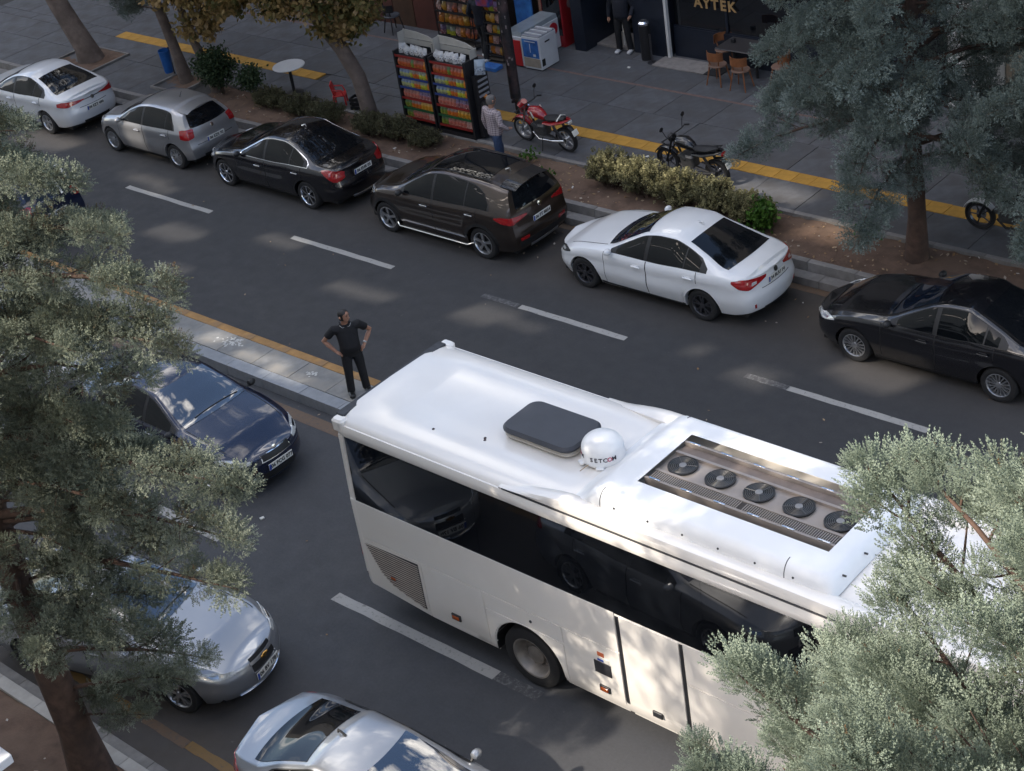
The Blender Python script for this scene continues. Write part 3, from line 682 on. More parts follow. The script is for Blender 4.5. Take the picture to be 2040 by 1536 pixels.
# sunken machinery between the cowl halves
mc = MB().bb(-10.95-BX, -8.30-BX, -.43, .43, 3.40, 3.605).build('condenser_tray', BEIGE, coach)
for (ya, yb, z1) in ((.20, .24, 3.645), (-.21, -.17, 3.63), (.40, .435, 3.668), (-.435, -.40, 3.663)): MB().bb(-10.95-BX, -8.30-BX, ya, yb, 3.60, z1).build('rail', BEIGE, mc)
MB().bb(-10.93-BX, -8.32-BX, .25, .39, 3.605, 3.62).build('channel', pmat('channel_brown', (0.17, 0.135, 0.115), 0.6, 0.2, var=.2, scale=6), mc)
gb = MB().bb(-10.93-BX, -8.34-BX, -.385, -.225, 3.605, 3.628).build('intake_grille', pmat('grille_dark', (0.035, 0.028, 0.024), 0.7, var=.2, scale=20), mc)
gl_ = MB()
for k in range(86):
    x = -10.91+k*.030
    if abs(x+9.63) > .04: gl_.bb(x-BX, x+.011-BX, -.375, -.235, 3.628, 3.64)
tag(gl_.build('grille_bars', BEIGE, gb), kind='stuff')
for k in range(6):
    for y in (-.418, .418): MB().rbox((-10.8+k*.47-BX, y, 3.672), (.16, .022, .012), .004, n=1).build('clip', CHROME, mc)
FAND = pmat('fan_black', (0.014, 0.014, 0.015), 0.5, var=.2)
FANG = pmat('fan_guard', (0.10, 0.10, 0.10), 0.4, .3, var=.1)
def make_fan():
    f = empty('fan', (0, 0, 0)); f.parent = mc
    MB().lathe([(.178, 0), (.19, .012), (.19, .03), (.172, .032), (.166, .01), (0, .006)], n=28).build('shroud', FAND, f)
    g_ = MB()
    for r_ in (.068, .092, .115, .138, .160): g_.lathe([(r_-.005, .030), (r_, .036), (r_+.005, .030), (r_, .024), (r_-.005, .030)], n=24, close=True)
    for a in (20, 140, 260): g_.tube([(.04*math.cos(R(a)), .04*math.sin(R(a)), .034), (.18*math.cos(R(a)), .18*math.sin(R(a)), .034)], .005, 4)
    g_.build('guard', FANG, f)
    MB().lathe([(.048, .015), (.048, .036), (.03, .042), (0, .042)], n=18).build('hub', pmat('hub_grey', (.20, .20, .20), .5, var=.1), f)
    bl = MB()
    for k in range(7):
        a = 2*math.pi*k/7; c, s = math.cos(a), math.sin(a)
        bl.add([(.05*c-.0*s, .05*s, .012), (.16*c+.02*s, .16*s-.02*c, .018), (.15*c-.05*s, .15*s+.05*c, .010), (.05*c-.03*s, .05*s+.03*c, .010)], [(0,1,2,3)])
    bl.build('blades', FAND, f)
    return f
fan = make_fan()
for k in range(5):
    f = fan if k == 0 else copy_tree(fan, mc)
    f.location = (-10.70+k*.548-BX, .02, 3.607); f.rotation_euler = (0, 0, .4*k)
# ---- escape hatch, antenna dome
hx, hy = -12.80, 13.0
ht = MB().rbox((hx-BX, hy-BY, 3.425), (1.18, .74, .09), .17, n=6).build('hatch', pmat('hatch_rim', (0.46, 0.42, 0.36), .5, var=.1), coach)
MB().rbox((hx-BX, hy-BY, 3.505), (1.22, .78, .09), .19, n=6).build('hatch_lid', pmat('hatch_grey', (0.038, 0.041, 0.050), .5, var=.12, scale=3, bump=.05), ht)
DW = pmat('dome_white', (0.74, 0.74, 0.73), 0.35, var=.03)
dx, dy = -11.90, 12.93
dome = empty('satellite_dome', (dx, dy, 3.40)); tag(dome, 'white satellite dome lettered round its rim on the coach roof', 'satellite dome')
MB().lathe([(.27, .0), (.285, .02), (.285, .05), (.275, .07), (.272, .16)]+[(.272*math.cos(R(a)), .16+.20*math.sin(R(a))) for a in range(10, 90, 10)]+[(0, .36)], n=36).build('shell', DW, dome)
for a in (-120, -60, 20, 150):
    MB().rbox((.29*math.cos(R(a)), .29*math.sin(R(a)), .02), (.09, .11, .035), .02, rot=Matrix.Rotation(R(a), 3, 'Z')).build('foot', DW, dome)
INKB = pmat('dome_ink', (0.02, 0.02, 0.03), .5, var=.1); INKR = pmat('dome_ink_red', (0.45, 0.03, 0.10), .5, var=.1)
for a0 in (-52, -150):
    for k, ch in enumerate('SETCOM'):
        a = R(a0-31+k*12.5); c, s = math.cos(a), math.sin(a)
        text('lettering', ch, .085, (.275*c, .275*s, .115), (-s, c, 0), (0, 0, 1), INKR if ch == 'O' else INKB, dome, .002)
MB().tube([(-.02, -.27, .03), (-.04, -.34, .02), (-.05, -.42, .012)], .006, 5).build('cable', pmat('cable_tan', (.35, .25, .15), .6, var=.1), dome)
# droppings and grit on the roof
for k, (x, y) in enumerate([(-13.55, 12.5), (-13.52, 12.46), (-14.3, 12.3), (-11.62, 12.52), (-11.55, 12.28)]):
    d_ = MB().lathe([(.022, 0), (.016, .008), (0, .01)], n=8).build('dried_leaf', pmat('dry_leaf_dark', (.05, .03, .03), .8, var=.2), None, (x, y, 3.392 if y < 12.4 else 3.378)); tag(d_, 'small dark dry leaf lying on the white coach roof', 'leaf', 'dry leaves on the coach roof')
# ================================================================== CARS
def paintmat(name, col, metal=0.0, rough=0.30, flake=0.0):
    return pmat('car_paint_'+name, col, rough, metal, 1.0, var=0.03, scale=2.0, coat_rough=0.02)
class Car:
    """a body surface that every panel, pane and lamp is cut from. x runs from the nose (0) to the tail (L)."""
    def __init__(s, **k):
        s.__dict__.update(k); s.hw = s.W/2
        s.ft = pchip(*zip(*s.top)); s.fs = pchip(*zip(*s.sh)); s.fb = pchip(*zip(*s.bl))
        s.fp = pchip(*zip(*s.plan)); s.ff = pchip(*zip(*getattr(s, 'flank', [(0, .90), (.15, .950), (.42, 1.0), (.68, .990), (.80, .998), (.90, .985), (1, .945)])))
        s.gf = pchip(*zip(*s.nose)); s.gr = pchip(*zip(*s.tail)); s.z0 = .20
        s.xa = (s.fo, s.fo+s.wb); s.Ra = s.rw+.055
        s.tw = getattr(s, 'tailw', 0.5); s.nw = .55
    def warp(s, x, z):
        a = np.clip(1-x/s.nw, 0, 1); a = a*a*(3-2*a); b = np.clip(1-(s.L-x)/s.tw, 0, 1); b = b*b*(3-2*b)
        return x+a*s.gf(z)+b*s.gr(z)
    def loc(s, x, y, z): return np.stack(np.broadcast_arrays(s.L/2-s.warp(x, z), y, z), -1)
    def W_(s, x): return s.hw*s.fp(x)
    def zs(s, x): return np.minimum(s.fs(x), s.ft(x)-.02)
    def B(s, x):
        zt, zs = s.ft(x), s.zs(x); cr = np.minimum(s.crown, .55*(zt-zs)); return np.minimum(s.fb(x)*s.hw, s.W_(x)*.93), zt-cr, zt
    def ysec(s, x, z):
        """half width of the body at height z (flank below the shoulder, side glass above)"""
        x, z = np.broadcast_arrays(np.asarray(x, float), np.asarray(z, float)); zs = s.zs(x); u = np.clip((z-s.z0)/(zs-s.z0), 0, 1)
        lo = s.W_(x)*s.ff(u); yb, zb, zt = s.B(x); ya = s.W_(x)*s.ff(1.0); t = np.clip((z-zs)/np.maximum(zb-zs, 1e-3), 0, 1)
        hi = ya+(yb-ya)*t+.028*4*t*(1-t)*np.clip((zb-zs)/.4, 0, 1)
        return np.where(z <= zs, lo, hi)
    def side(s, x, z, sg, off=0.0): return s.loc(x, sg*(s.ysec(x, z)+off), z)
    def deck(s, x, q, off=0.0):
        yb, zb, zt = s.B(x); z = zb+(zt-zb)*(1-np.abs(q)**2.2)+off; return s.loc(x, q*yb, z)
    def cap(s, end, q, z, off=0.0):
        x = np.full(np.shape(np.broadcast_arrays(q, z)[0]), 0.0 if end < 0 else s.L); y = q*s.ysec(x, z)
        bu = (s.bulge if end > 0 else s.bulgef)*(1-np.abs(q)**2.2)+off
        P = s.loc(x, y, z*np.ones_like(x)); P[..., 0] += -bu if end > 0 else bu
        return P
    def zlow(s, x):
        z = np.interp(x, [0, .25, s.fo+.4, s.fo+s.wb-.4, s.L-.3, s.L], [.21, .18, .19, .20, .24, .30])
        for a in s.xa:
            d = np.abs(x-a); z = np.where(d < s.Ra, np.maximum(z, s.rw*.96+np.sqrt(np.maximum(0, s.Ra**2-d**2))), z)
        return z
    def patch(s, parent, name, fn, U, V, m, t=.008, sg=1):
        """fn(U,V grids) -> points; a thin shell lying on the body"""
        uu, vv = np.meshgrid(U, V, indexing='ij'); A = fn(uu, vv); gu = np.gradient(A, axis=0); gv = np.gradient(A, axis=1)
        N = np.cross(gu, gv); N /= np.maximum(np.linalg.norm(N, axis=-1, keepdims=True), 1e-9)
        ctr = np.array([0, 0, .6]); 
        if ((A-ctr)*N).sum() < 0: N = -N
        A = A+N*s.poff
        return MB().shell(A, N, t).build(name, m, parent)
def strip(lo, hi):
    """maps v in 0..1 onto a height between two edge curves of x"""
    return lambda u, v: lo(u)+(hi(u)-lo(u))*v
NRW = 15
def build_car(c, label, group=None):
    root = empty(c.kind_name, (c.cx, c.cy, 0), c.rz); tag(root, label, 'car', group)
    P = c.paint
    # ---- shell
    st = sorted(set(np.round(np.concatenate([np.linspace(0, .5, 12), np.linspace(.5, c.L-.5, 60), np.linspace(c.L-.5, c.L, 12)]+[a+np.array([-1.001, -.999, -.97, -.92, -.84, -.72, -.56, -.38, -.19, 0, .19, .38, .56, .72, .84, .92, .97, .999, 1.001])*c.Ra for a in c.xa]), 4)))
    X = np.array(st); rows = []
    for x in X:
        zl = float(c.zlow(x)); zs = float(c.zs(x)); yb, zb, zt = (float(q) for q in c.B(x))
        zz = np.concatenate([np.linspace(zl, max(zs, zl+.02), NRW), zs+(zb-zs)*np.linspace(.12, .86, 6)])
        y = c.ysec(np.full_like(zz, x), zz); ring = [(x, y[0]-.11, zl+.0)]+[(x, a, b) for a, b in zip(y, zz)]
        # rounded cant rail
        y9 = float(c.ysec(x, zs+(zb-zs)*.86)); z9 = zs+(zb-zs)*.86; q9 = .90; yq, zq = q9*yb, zb+(zt-zb)*(1-q9**2.2)
        for t in (.25, .5, .75): ring.append((x, (1-t)**2*y9+2*t*(1-t)*yb*1.0+t*t*yq, (1-t)**2*z9+2*t*(1-t)*(zb+.35*(zt-zb)*.3)+t*t*zq))
        for q in (.90, .78, .64, .48, .32, .16, 0): ring.append((x, q*yb, zb+(zt-zb)*(1-q**2.2)))
        rows.append(ring)
    A = np.array(rows)
    b = MB(); Lf = c.loc(A[..., 0], A[..., 1], A[..., 2]); Rt = c.loc(A[..., 0], -A[..., 1], A[..., 2])
    b.grid(Lf); b.grid(Rt, flip=True)
    for end, idx in ((-1, 0), (1, -1)):
        ring = A[idx]; G = []
        for (x, y, z) in ring[1:]:
            G.append([c.loc(x, q*y, z)+np.array([(c.bulgef if end < 0 else -c.bulge)*(1-abs(q)**2.2), 0, 0]) for q in np.linspace(-1, 1, 15)])
        b.grid(np.array(G))
    body = b.build('body', [P], root)
    c.poff = .004
    # dark underside, wells
    ub = MB().bb(-c.L/2+.25, c.L/2-.2, -c.hw+.30, c.hw-.30, .17, .62).bb(-c.L/2+.12, c.L/2-.12, -c.hw+.22, c.hw-.22, .19, .33)
    for a in c.xa:
        for sg in (-1, 1): ub.grid([[(c.L/2-a+c.Ra*math.cos(t), sg*(c.hw-.12-q), c.rw*.96+c.Ra*math.sin(t)) for q in (0, .3)] for t in np.linspace(0, math.pi, 16)])
    ub.build('underbody', DARK, root)
    # ---- wheels
    for a in c.xa:
        for sg in (-1, 1):
            w = empty('wheel', (c.L/2-a, sg*(c.hw-.035), c.rw)); w.parent = root; r = c.rw; rr = r*c.rimf
            MB().lathe([(rr-.01, -.20), (r*.93, -.21), (r, -.17), (r, -.04), (r*.95, -.005), (r*.86, .004), (rr+.008, -.004), (rr-.012, -.02)], axis=(0, sg, 0), n=36, close=True).build('tyre', RUBBER, w)
            rm = MB().lathe([(rr+.006, -.004), (rr-.008, -.002), (rr-.022, -.03), (rr-.03, -.14)], axis=(0, sg, 0), n=36, close=True)
            ns = c.spokes
            for k in range(ns):
                for da in ((-.13, .13) if c.twin else (0,)):
                    t = 2*math.pi*k/ns+.3; ti = t+da*.5; to = t+da*(1.6 if c.twin else 1)+(.25 if c.swirl else 0); wd = c.spw
                    p0 = Vector((math.cos(ti)*.035, 0, math.sin(ti)*.035)); p1 = Vector((math.cos(to)*(rr-.012), 0, math.sin(to)*(rr-.012)))
                    d = (p1-p0).normalized(); nrm = Vector((-d.z, 0, d.x)); V = []
                    for (p, wdt, h) in ((p0, wd*.62, -.022), (p1, wd, -.012)):
                        for e in (-1, 1): V += [tuple(p+nrm*wdt*e+Vector((0, sg*h, 0))), tuple(p+nrm*wdt*e+Vector((0, sg*(h-.03), 0)))]
                    rm.add(V, [(0,2,6,4),(0,4,5,1),(2,3,7,6),(4,6,7,5)])
            rm.lathe([(.052, -.035), (.052, -.012), (.03, -.008), (0, -.008)], axis=(0, sg, 0), n=14)
            rm.build('rim', c.rim, w)
            MB().lathe([(rr-.02, -.075), (0, -.075)], axis=(0, sg, 0), n=24, close=True).build('brake_disc', DARK, w)
    # ---- doors with their panes and handles
    for sg in (-1, 1):
        for di, (xa, xb) in enumerate(c.doors):
            lo = lambda u, xa=xa, xb=xb: np.maximum(.255, np.where(np.abs(u-c.xa[1]) < c.Ra+.06, c.rw*.96+np.sqrt(np.maximum(0, (c.Ra+.06)**2-(u-c.xa[1])**2)), .255))
            hi = lambda u: c.zs(u)-.012
            f = strip(lo, hi); c.poff = .006
            d = c.patch(root, 'door', lambda u, v: c.side(u, f(u, v), sg), np.linspace(xa+.006, xb-.006, 22), np.linspace(0, 1, 14), P, .008)
            hx_ = xb-.20 if di == 0 else xb-.16
            hz = float(c.zs(hx_))-.135; hp = c.side(hx_, hz, sg, .02)
            MB().rbox(tuple(hp+np.array([0, sg*.012, 0])), (.20, .03, .032), .012).build('handle', c.handle, d)
            MB().rbox(tuple(hp+np.array([0, -sg*.006, .0])), (.13, .012, .07), .012).build('handle_recess', DARK if c.dark else c.paint, d)
            c.poff = .005
            for (wa, wb_) in c.panes[di]:
                zl_ = lambda u: c.zs(u)+.012
                if getattr(c, 'kick', None): zl_ = lambda u: c.zs(u)+.012+np.interp(u, *c.kick)
                zh_ = lambda u: np.minimum(c.wtop(u), c.B(u)[1]-.035)
                g = strip(zl_, lambda u: np.maximum(zh_(u), zl_(u)+.004))
                c.patch(root, 'window', lambda u, v: c.side(u, g(u, v), sg), np.linspace(wa, wb_, 18), np.linspace(0, 1, 8), SIDEG, .006).parent = d
        # black pillar trim behind the panes
        c.poff = .0025
        wa, wb_ = c.dlo
        g2 = strip(lambda u: c.zs(u)+.002, lambda u: np.maximum(np.minimum(c.wtop(u)+.016, c.B(u)[1]-.022), c.zs(u)+.006))
        c.patch(root, 'window_surround', lambda u, v: c.side(u, g2(u, v), sg), np.linspace(wa, wb_, 40), np.linspace(0, 1, 8), CHROME if c.chrome else DARK, .003)
        if c.chrome:
            c.poff = .0035
            g3 = strip(lambda u: c.zs(u)+.014, lambda u: np.maximum(np.minimum(c.wtop(u)+.004, c.B(u)[1]-.034), c.zs(u)+.016))
            c.patch(root, 'window_surround', lambda u, v: c.side(u, g3(u, v), sg), np.linspace(wa+.03, wb_-.03, 40), np.linspace(0, 1, 8), DARK, .003)
        # shut lines, as one dark seal
        c.poff = .001; se = MB()
        for xx in {round(q, 3) for dd in c.doors for q in dd}:
            zz = np.linspace(.28, float(c.zs(xx))-.005, 14)
            if abs(xx-c.xa[1]) < c.Ra+.05: zz = zz[zz > c.rw*.96+math.sqrt(max(0, (c.Ra+.05)**2-(xx-c.xa[1])**2))]
            for dxx in (0,): se.grid(np.array([c.side(np.full_like(zz, xx+e), zz, sg, .0035) for e in (-.008, .008)]))
        se.build('door_seal', INK, root)
        # sill / cladding
        c.poff = .003
        c.patch(root, 'sill', lambda u, v: c.side(u, .20+v*c.sillh, sg, .003), np.linspace(c.xa[0]+c.Ra+.02, c.xa[1]-c.Ra-.02, 14), np.linspace(0, 1, 4), DARK if c.dsill else P, .006)
        if c.clad:
            for a in c.xa:
                th = np.linspace(R(8), R(172), 24); c.poff = .006
                c.patch(root, 'arch_cladding', lambda u, v: c.side(a+np.cos(u)*(c.Ra+v*.07), c.rw*.96+np.sin(u)*(c.Ra+v*.07), sg), th, np.linspace(0, 1, 4), DARK, .01)
        # mirror
        mx_ = c.mirror; mp_ = c.side(mx_, float(c.zs(mx_))+.015, sg)
        mi = MB(); n_ = 10
        prof = [(0.0, .02), (.03, .065), (.08, .078), (.13, .072), (.175, .045), (.19, .015)]
        for (t_, r_) in prof: pass
        mi.tube([tuple(mp_+np.array([.0, sg*(.03+t_*.85), .03+.02*t_])) for t_, r_ in prof], [r_*.82 for t_, r_ in prof], 12)
        mv = mi.build('wing_mirror', DARK if c.dark else P, root)
        MB().tube([tuple(mp_+np.array([0, -sg*.01, -.02])), tuple(mp_+np.array([.0, sg*.06, .03]))], .022, 6).build('mirror_arm', DARK, mv)
    # ---- glass on the deck
    c.poff = .007
    xa, xb = c.ws
    def dk(xa, xb, k0, k1):
        # u along the glass, v across; the upper edge is bowed
        return lambda u, v: c.deck(xa+(xb-xa)*u+c.bow*(1-v*v)*(k0*(1-u)+k1*u), v)
    c.patch(root, 'windscreen', dk(xa, xb, -1, -1), np.linspace(0, 1, 26), np.linspace(-.90, .90, 31), WINDG, .006)
    MB().tube([tuple(c.deck(np.array(xa+.03), np.array(q))+np.array([0, 0, .015])) for q in (-.55, -.2, .15)], .009, 5).tube([tuple(c.deck(np.array(xa+.03), np.array(q))+np.array([0, 0, .015])) for q in (.1, .45, .75)], .009, 5).build('wiper', DARK, root)
    if c.rwin:
        xa, xb = c.rwin; c.patch(root, 'rear_window', dk(xa, xb, .5, .9), np.linspace(0, 1, 26), np.linspace(-.88, .88, 31), REARG, .006)
    if c.hatchwin:
        z0, z1 = c.hatchwin; c.poff = .006
        c.patch(root, 'rear_window', lambda u, v: c.cap(1, v*(.90-.0*u), z0+(z1-z0)*u+.025*(v*v)*(1-u)), np.linspace(0, 1, 12), np.linspace(-.92, .92, 23), REARG, .006)
        sp = MB().grid(np.array([[c.deck(np.array(c.L-.30+.30*t), np.array(q))+np.array([-.16*t, 0, .012-.03*t*0]) for q in np.linspace(-.92, .92, 15)] for t in np.linspace(0, 1, 5)]))
        sp.build('roof_spoiler', c.spoilm or P, root)
    if c.sunroof: 
        c.poff = .004; c.patch(root, 'glass_roof', lambda u, v: c.deck(u, v), np.linspace(*c.sunroof, 24), np.linspace(-.88, .88, 25), REARG, .006)
    # ---- lamps
    def wrap(end, a, z):
        x = np.where(a < 0, -a, 0) if end < 0 else np.where(a < 0, c.L+a, c.L)
        ys = c.ysec(np.zeros_like(x)+(0 if end < 0 else c.L), z); q = np.clip(1-np.maximum(a, 0)/ys, 0, 1); return x, q
    for end, spec, nm in ((1, c.tl, 'tail_lamp'), (-1, c.hl, 'headlight')):
        for sg in (-1, 1):
            a = np.array(spec, float); U = np.linspace(a[0, 0], a[-1, 0], 22)
            flo = lambda u: np.interp(u, a[:, 0], a[:, 1]); fhi = lambda u: np.interp(u, a[:, 0], a[:, 2])
            def fn(u, v):
                z = flo(u)+(fhi(u)-flo(u))*v; x, q = wrap(end, u, z)
                S = c.side(x, z, sg); K = c.cap(end, sg*q, z)
                return np.where((u < 0)[..., None], S, K)
            c.poff = .010
            lm = c.patch(root, nm, fn, U, np.linspace(0, 1, 8), REDL if end > 0 else c.hlm, .02)
            if end < 0:
                c.poff = .013; um = (a[0, 0]+a[-1, 0])*.5; c.patch(root, 'reflector', fn, np.linspace(um-.08, um+.08, 8), np.linspace(.3, .7, 5), CLEARG if c.hlm is not CLEARG else CHROME, .01).parent = lm
            elif c.tlw:
                c.poff = .014; c.patch(root, 'reversing_lamp', fn, np.linspace(*c.tlw, 6), np.linspace(.25, .6, 4), CLEARG, .01).parent = lm
    # ---- fascia
    def capbox(end, q0, q1, z0, z1, nm, m, off=.004, t=.01, nq=12, arch_=0.0):
        c.poff = off; return c.patch(root, nm, lambda u, v: c.cap(end, u, z0+(z1-z0)*v+arch_*(1-u*u)), np.linspace(q0, q1, nq), np.linspace(0, 1, 5), m, t)
    for (q0, q1, z0, z1, nm, m, ar) in c.front: capbox(-1, q0, q1, z0, z1, nm, m, .006 if m is DARK else .011, arch_=ar)
    for (q0, q1, z0, z1, nm, m, ar) in c.rear: capbox(1, q0, q1, z0, z1, nm, m, .006 if m is DARK else .011, arch_=ar)
    # boot lid / bonnet shut line
    c.poff = .001
    for (end, z, q) in c.lidline:
        c.patch(root, 'lid_seam', lambda u, v: c.cap(end, u, z+v*.012), np.linspace(-q, q, 12), np.linspace(0, 1, 2), INK, .002)
    bx = c.ws[0]-.05
    for sg in (-1, 1):
        xx = np.linspace(.30, bx, 14); MB().grid(np.array([c.deck(xx, sg*(.93+e)*np.ones_like(xx), .003) for e in (-.010, .010)])).build('bonnet_seam', INK, root)
    # plates
    for end, z in ((1, c.rpz), (-1, c.fpz)):
        p = c.cap(end, np.array(0.0), np.array(z)); sx = -1 if end > 0 else 1; hw_ = .26
        pl = MB().rbox((p[0]+sx*.016, 0, z), (.012, .52, .115), .004, n=1).build('number_plate', PLATEW, root)
        MB().bb(p[0]+sx*.0225-.0008, p[0]+sx*.0225+.0008, *(sorted((-sx*.258, -sx*.215))), z-.052, z+.052).build('plate_band', PLATEB, pl)
        text('plate_lettering', c.plate, .095, (p[0]+sx*.0235, sx*.02, z), (0, sx, 0), (0, 0, 1), INK, pl, .003)
    # badge
    for end, z, m in c.badge:
        p = c.cap(end, np.array(0.0), np.array(z)); sx = -1 if end > 0 else 1
        MB().lathe([(.052, 0), (.052, .008), (.02, .012), (0, .012)], c=(p[0]+sx*.008, 0, z), axis=(sx, 0, .25), n=14).build('badge', m, root)
    if c.fin:
        p = c.deck(np.array(c.fin), np.array(0.0)); MB().tube([tuple(p+np.array([.07, 0, 0])), tuple(p+np.array([.0, 0, .035])), tuple(p+np.array([-.05, 0, .055])), tuple(p+np.array([-.06, 0, 0]))], [.02, .018, .01, .014], 6).build('aerial', c.finm, root)
    if c.whip:
        p = c.deck(np.array(c.whip), np.array(0.0)); MB().tube([tuple(p), tuple(p+np.array([-.12, 0, .17]))], [.012, .006], 6).build('aerial', DARK, root)
    return root

BASE = dict(W=1.80, rw=.315, rimf=.66, spokes=5, twin=True, swirl=False, spw=.022, rim=ALLOY, crown=.075, bulge=.13, bulgef=.20, bow=.10, chrome=False, dsill=True, sillh=.055,
    clad=False, dark=False, rwin=None, hatchwin=None, sunroof=None, spoilm=None, hlm=CLEARG, tlw=None, lidline=[], badge=[], fin=None, finm=DARK, whip=None, kick=None, front=[], rear=[], fpz=.42, rpz=.82)
def sedan(L, H, fo, wb, W, **k):
    """control curves of a three-box car"""
    L = L-.24; fo = fo-.15; d = dict(BASE); cowl = fo+.53
    d.update(L=L, fo=fo, wb=wb, W=W,
        top=[(0, .70), (.10, .765), (.40, .86), (cowl-.15, 1.00), (cowl+.05, 1.04), (cowl+.50, 1.25), (cowl+.90, H-.050), (cowl+1.22, H-.006), ((cowl+1.22+L-1.34)/2, H), (L-1.34, H-.075), (L-.92, 1.25), (L-.50, 1.10), (L-.30, 1.07), (L-.05, 1.05), (L, 1.0)],
        sh=[(0, .60), (.30, .735), (.9, .875), (cowl, .915), (cowl+1.2, .935), (L-1.3, .975), (L-.6, .985), (L, .92)],
        bl=[(0, .66), (.4, .78), (cowl-.1, .83), (cowl+.25, .79), (cowl+.90, .655), (cowl+1.22, .632), (L-1.42, .632), (L-1.0, .70), (L-.55, .80), (L-.3, .78), (L, .70)],
        plan=[(0, .70), (.08, .78), (.25, .885), (.55, .96), (1.0, .99), (1.5, 1), (L-1.4, 1), (L-.8, .98), (L-.38, .935), (L-.17, .88), (L-.06, .815), (L, .74)],
        nose=[(.15, .06), (.30, .01), (.45, 0), (.60, .03), (.72, .10), (.85, .16)],
        tail=[(.2, -.10), (.35, -.02), (.55, 0), (.75, -.05), (.93, -.075), (1.05, -.02)],
        ws=(cowl+.04, cowl+.90), rwin=(L-1.36, L-.50), mirror=cowl+.16,
        doors=[(fo+.53, fo+1.50), (fo+1.51, fo+wb-.10+.02)], 
        panes=[[(cowl+.28, fo+1.45)], [(fo+1.53, fo+2.32), (fo+2.35, fo+wb-.02)]], dlo=(cowl+.14, fo+wb+.13),
        tl=[(-.26, .86, .90), (-.12, .83, .955), (0, .81, .955), (.14, .815, .94), (.26, .83, .915)],
        hl=[(-.42, .70, .725), (-.30, .665, .735), (-.12, .615, .70), (0, .60, .675), (.12, .60, .65)],
        lidline=[(1, .70, .62)], front=[(-.45, .45, .50, .60, 'grille', DARK, .02), (-.6, .6, .24, .34, 'lower_grille', DARK, 0)], rear=[(-.62, .62, .30, .36, 'diffuser', DARK, 0)])
    wt = pchip([cowl+.10, cowl+.55, cowl+1.0, cowl+1.5, fo+2.2, fo+wb-.1, fo+wb+.14], [.93, 1.16, H-.115, H-.085, H-.115, 1.20, 1.03])
    d['wtop'] = wt
    d.update(k); return Car(**d)
def hatch(L, H, fo, wb, W, **k):
    L = L-.22; fo = fo-.15; d = dict(BASE); cowl = fo+.36
    d.update(L=L, fo=fo, wb=wb, W=W, tailw=.85,
        top=[(0, .72), (.10, .80), (.35, .90), (cowl-.10, 1.02), (cowl+.05, 1.06), (cowl+.5, 1.28), (cowl+.88, H-.05), (cowl+1.35, H), (cowl+2.0, H-.01), (L-.4, H-.05), (L, H-.09)],
        sh=[(0, .62), (.30, .77), (cowl, .92), (cowl+1.2, .95), (L-.7, .985), (L, .98)],
        bl=[(0, .66), (.4, .78), (cowl-.1, .83), (cowl+.25, .79), (cowl+.9, .66), (cowl+1.4, .635), (L-.6, .62), (L, .60)],
        plan=[(0, .70), (.08, .78), (.25, .885), (.5, .96), (.9, .99), (1.4, 1), (L-1.1, 1), (L-.6, .985), (L-.25, .95), (L-.08, .90), (L, .85)],
        nose=[(.15, .06), (.30, .01), (.45, 0), (.60, .03), (.74, .10), (.85, .16)],
        tail=[(.2, -.08), (.35, -.01), (.52, 0), (.70, -.05), (.95, -.10), (1.10, -.20), (1.25, -.33), (H, -.46)],
        ws=(cowl+.04, cowl+.82), hatchwin=(1.00, H-.14), mirror=cowl+.22,
        doors=[(fo+.42, fo+1.40), (fo+1.41, fo+wb-.06)], panes=[[(cowl+.26, fo+1.35)], [(fo+1.43, fo+wb-.22), (fo+wb-.19, fo+wb+.12)]], dlo=(cowl+.14, fo+wb+.20),
        tl=[(-.20, .82, 1.00), (-.10, .80, 1.02), (0, .79, 1.02), (.12, .80, 1.01), (.17, .82, .99)],
        hl=[(-.36, .74, .76), (-.26, .68, .78), (-.10, .63, .74), (0, .615, .71), (.14, .615, .68)],
        lidline=[(1, .62, .75)], front=[(-.45, .45, .52, .60, 'grille', DARK, .02), (-.6, .6, .24, .34, 'lower_grille', DARK, 0)], rear=[(-.6, .6, .30, .36, 'diffuser', DARK, 0)], rpz=.66, bulge=.07)
    d['wtop'] = pchip([cowl+.10, cowl+.5, cowl+.9, cowl+1.4, fo+wb-.3, fo+wb+.0, fo+wb+.22], [.94, 1.17, H-.115, H-.09, H-.12, 1.29, 1.06])
    d.update(k); return Car(**d)
WHITE = paintmat('white', (0.72, 0.73, 0.74), 0, .35); WHITE2 = paintmat('pearl_white', (0.62, 0.63, 0.65), 0.1, .35)
SILVER = paintmat('silver', (0.36, 0.36, 0.37), .65, .32); SILVER2 = paintmat('bright_silver', (0.33, 0.345, 0.37), .65, .32)
BLACK = paintmat('black', (0.004, 0.004, 0.006), 0, .25); BROWN = paintmat('brown', (0.050, 0.037, 0.030), .75, .32); NAVY = paintmat('navy', (0.006, 0.012, 0.036), .3, .2); BLUE = paintmat('dark_blue', (0.006, 0.010, 0.03), .2, .3)
def far_pos(xfront_axle, fo, L): return xfront_axle-fo+L/2
YF = 21.62
cars = []
def go(c, label, front_axle=None, cy=YF, rz=math.pi, cx=None, name='parked_car'):
    c.kind_name = name; c.cy = cy; c.rz = rz
    c.cx = cx if cx is not None else front_axle-c.fo+c.L/2
    r = build_car(c, label, 'cars parked along the kerb' if name == 'parked_car' and rz == math.pi else None); cars.append(r); return r
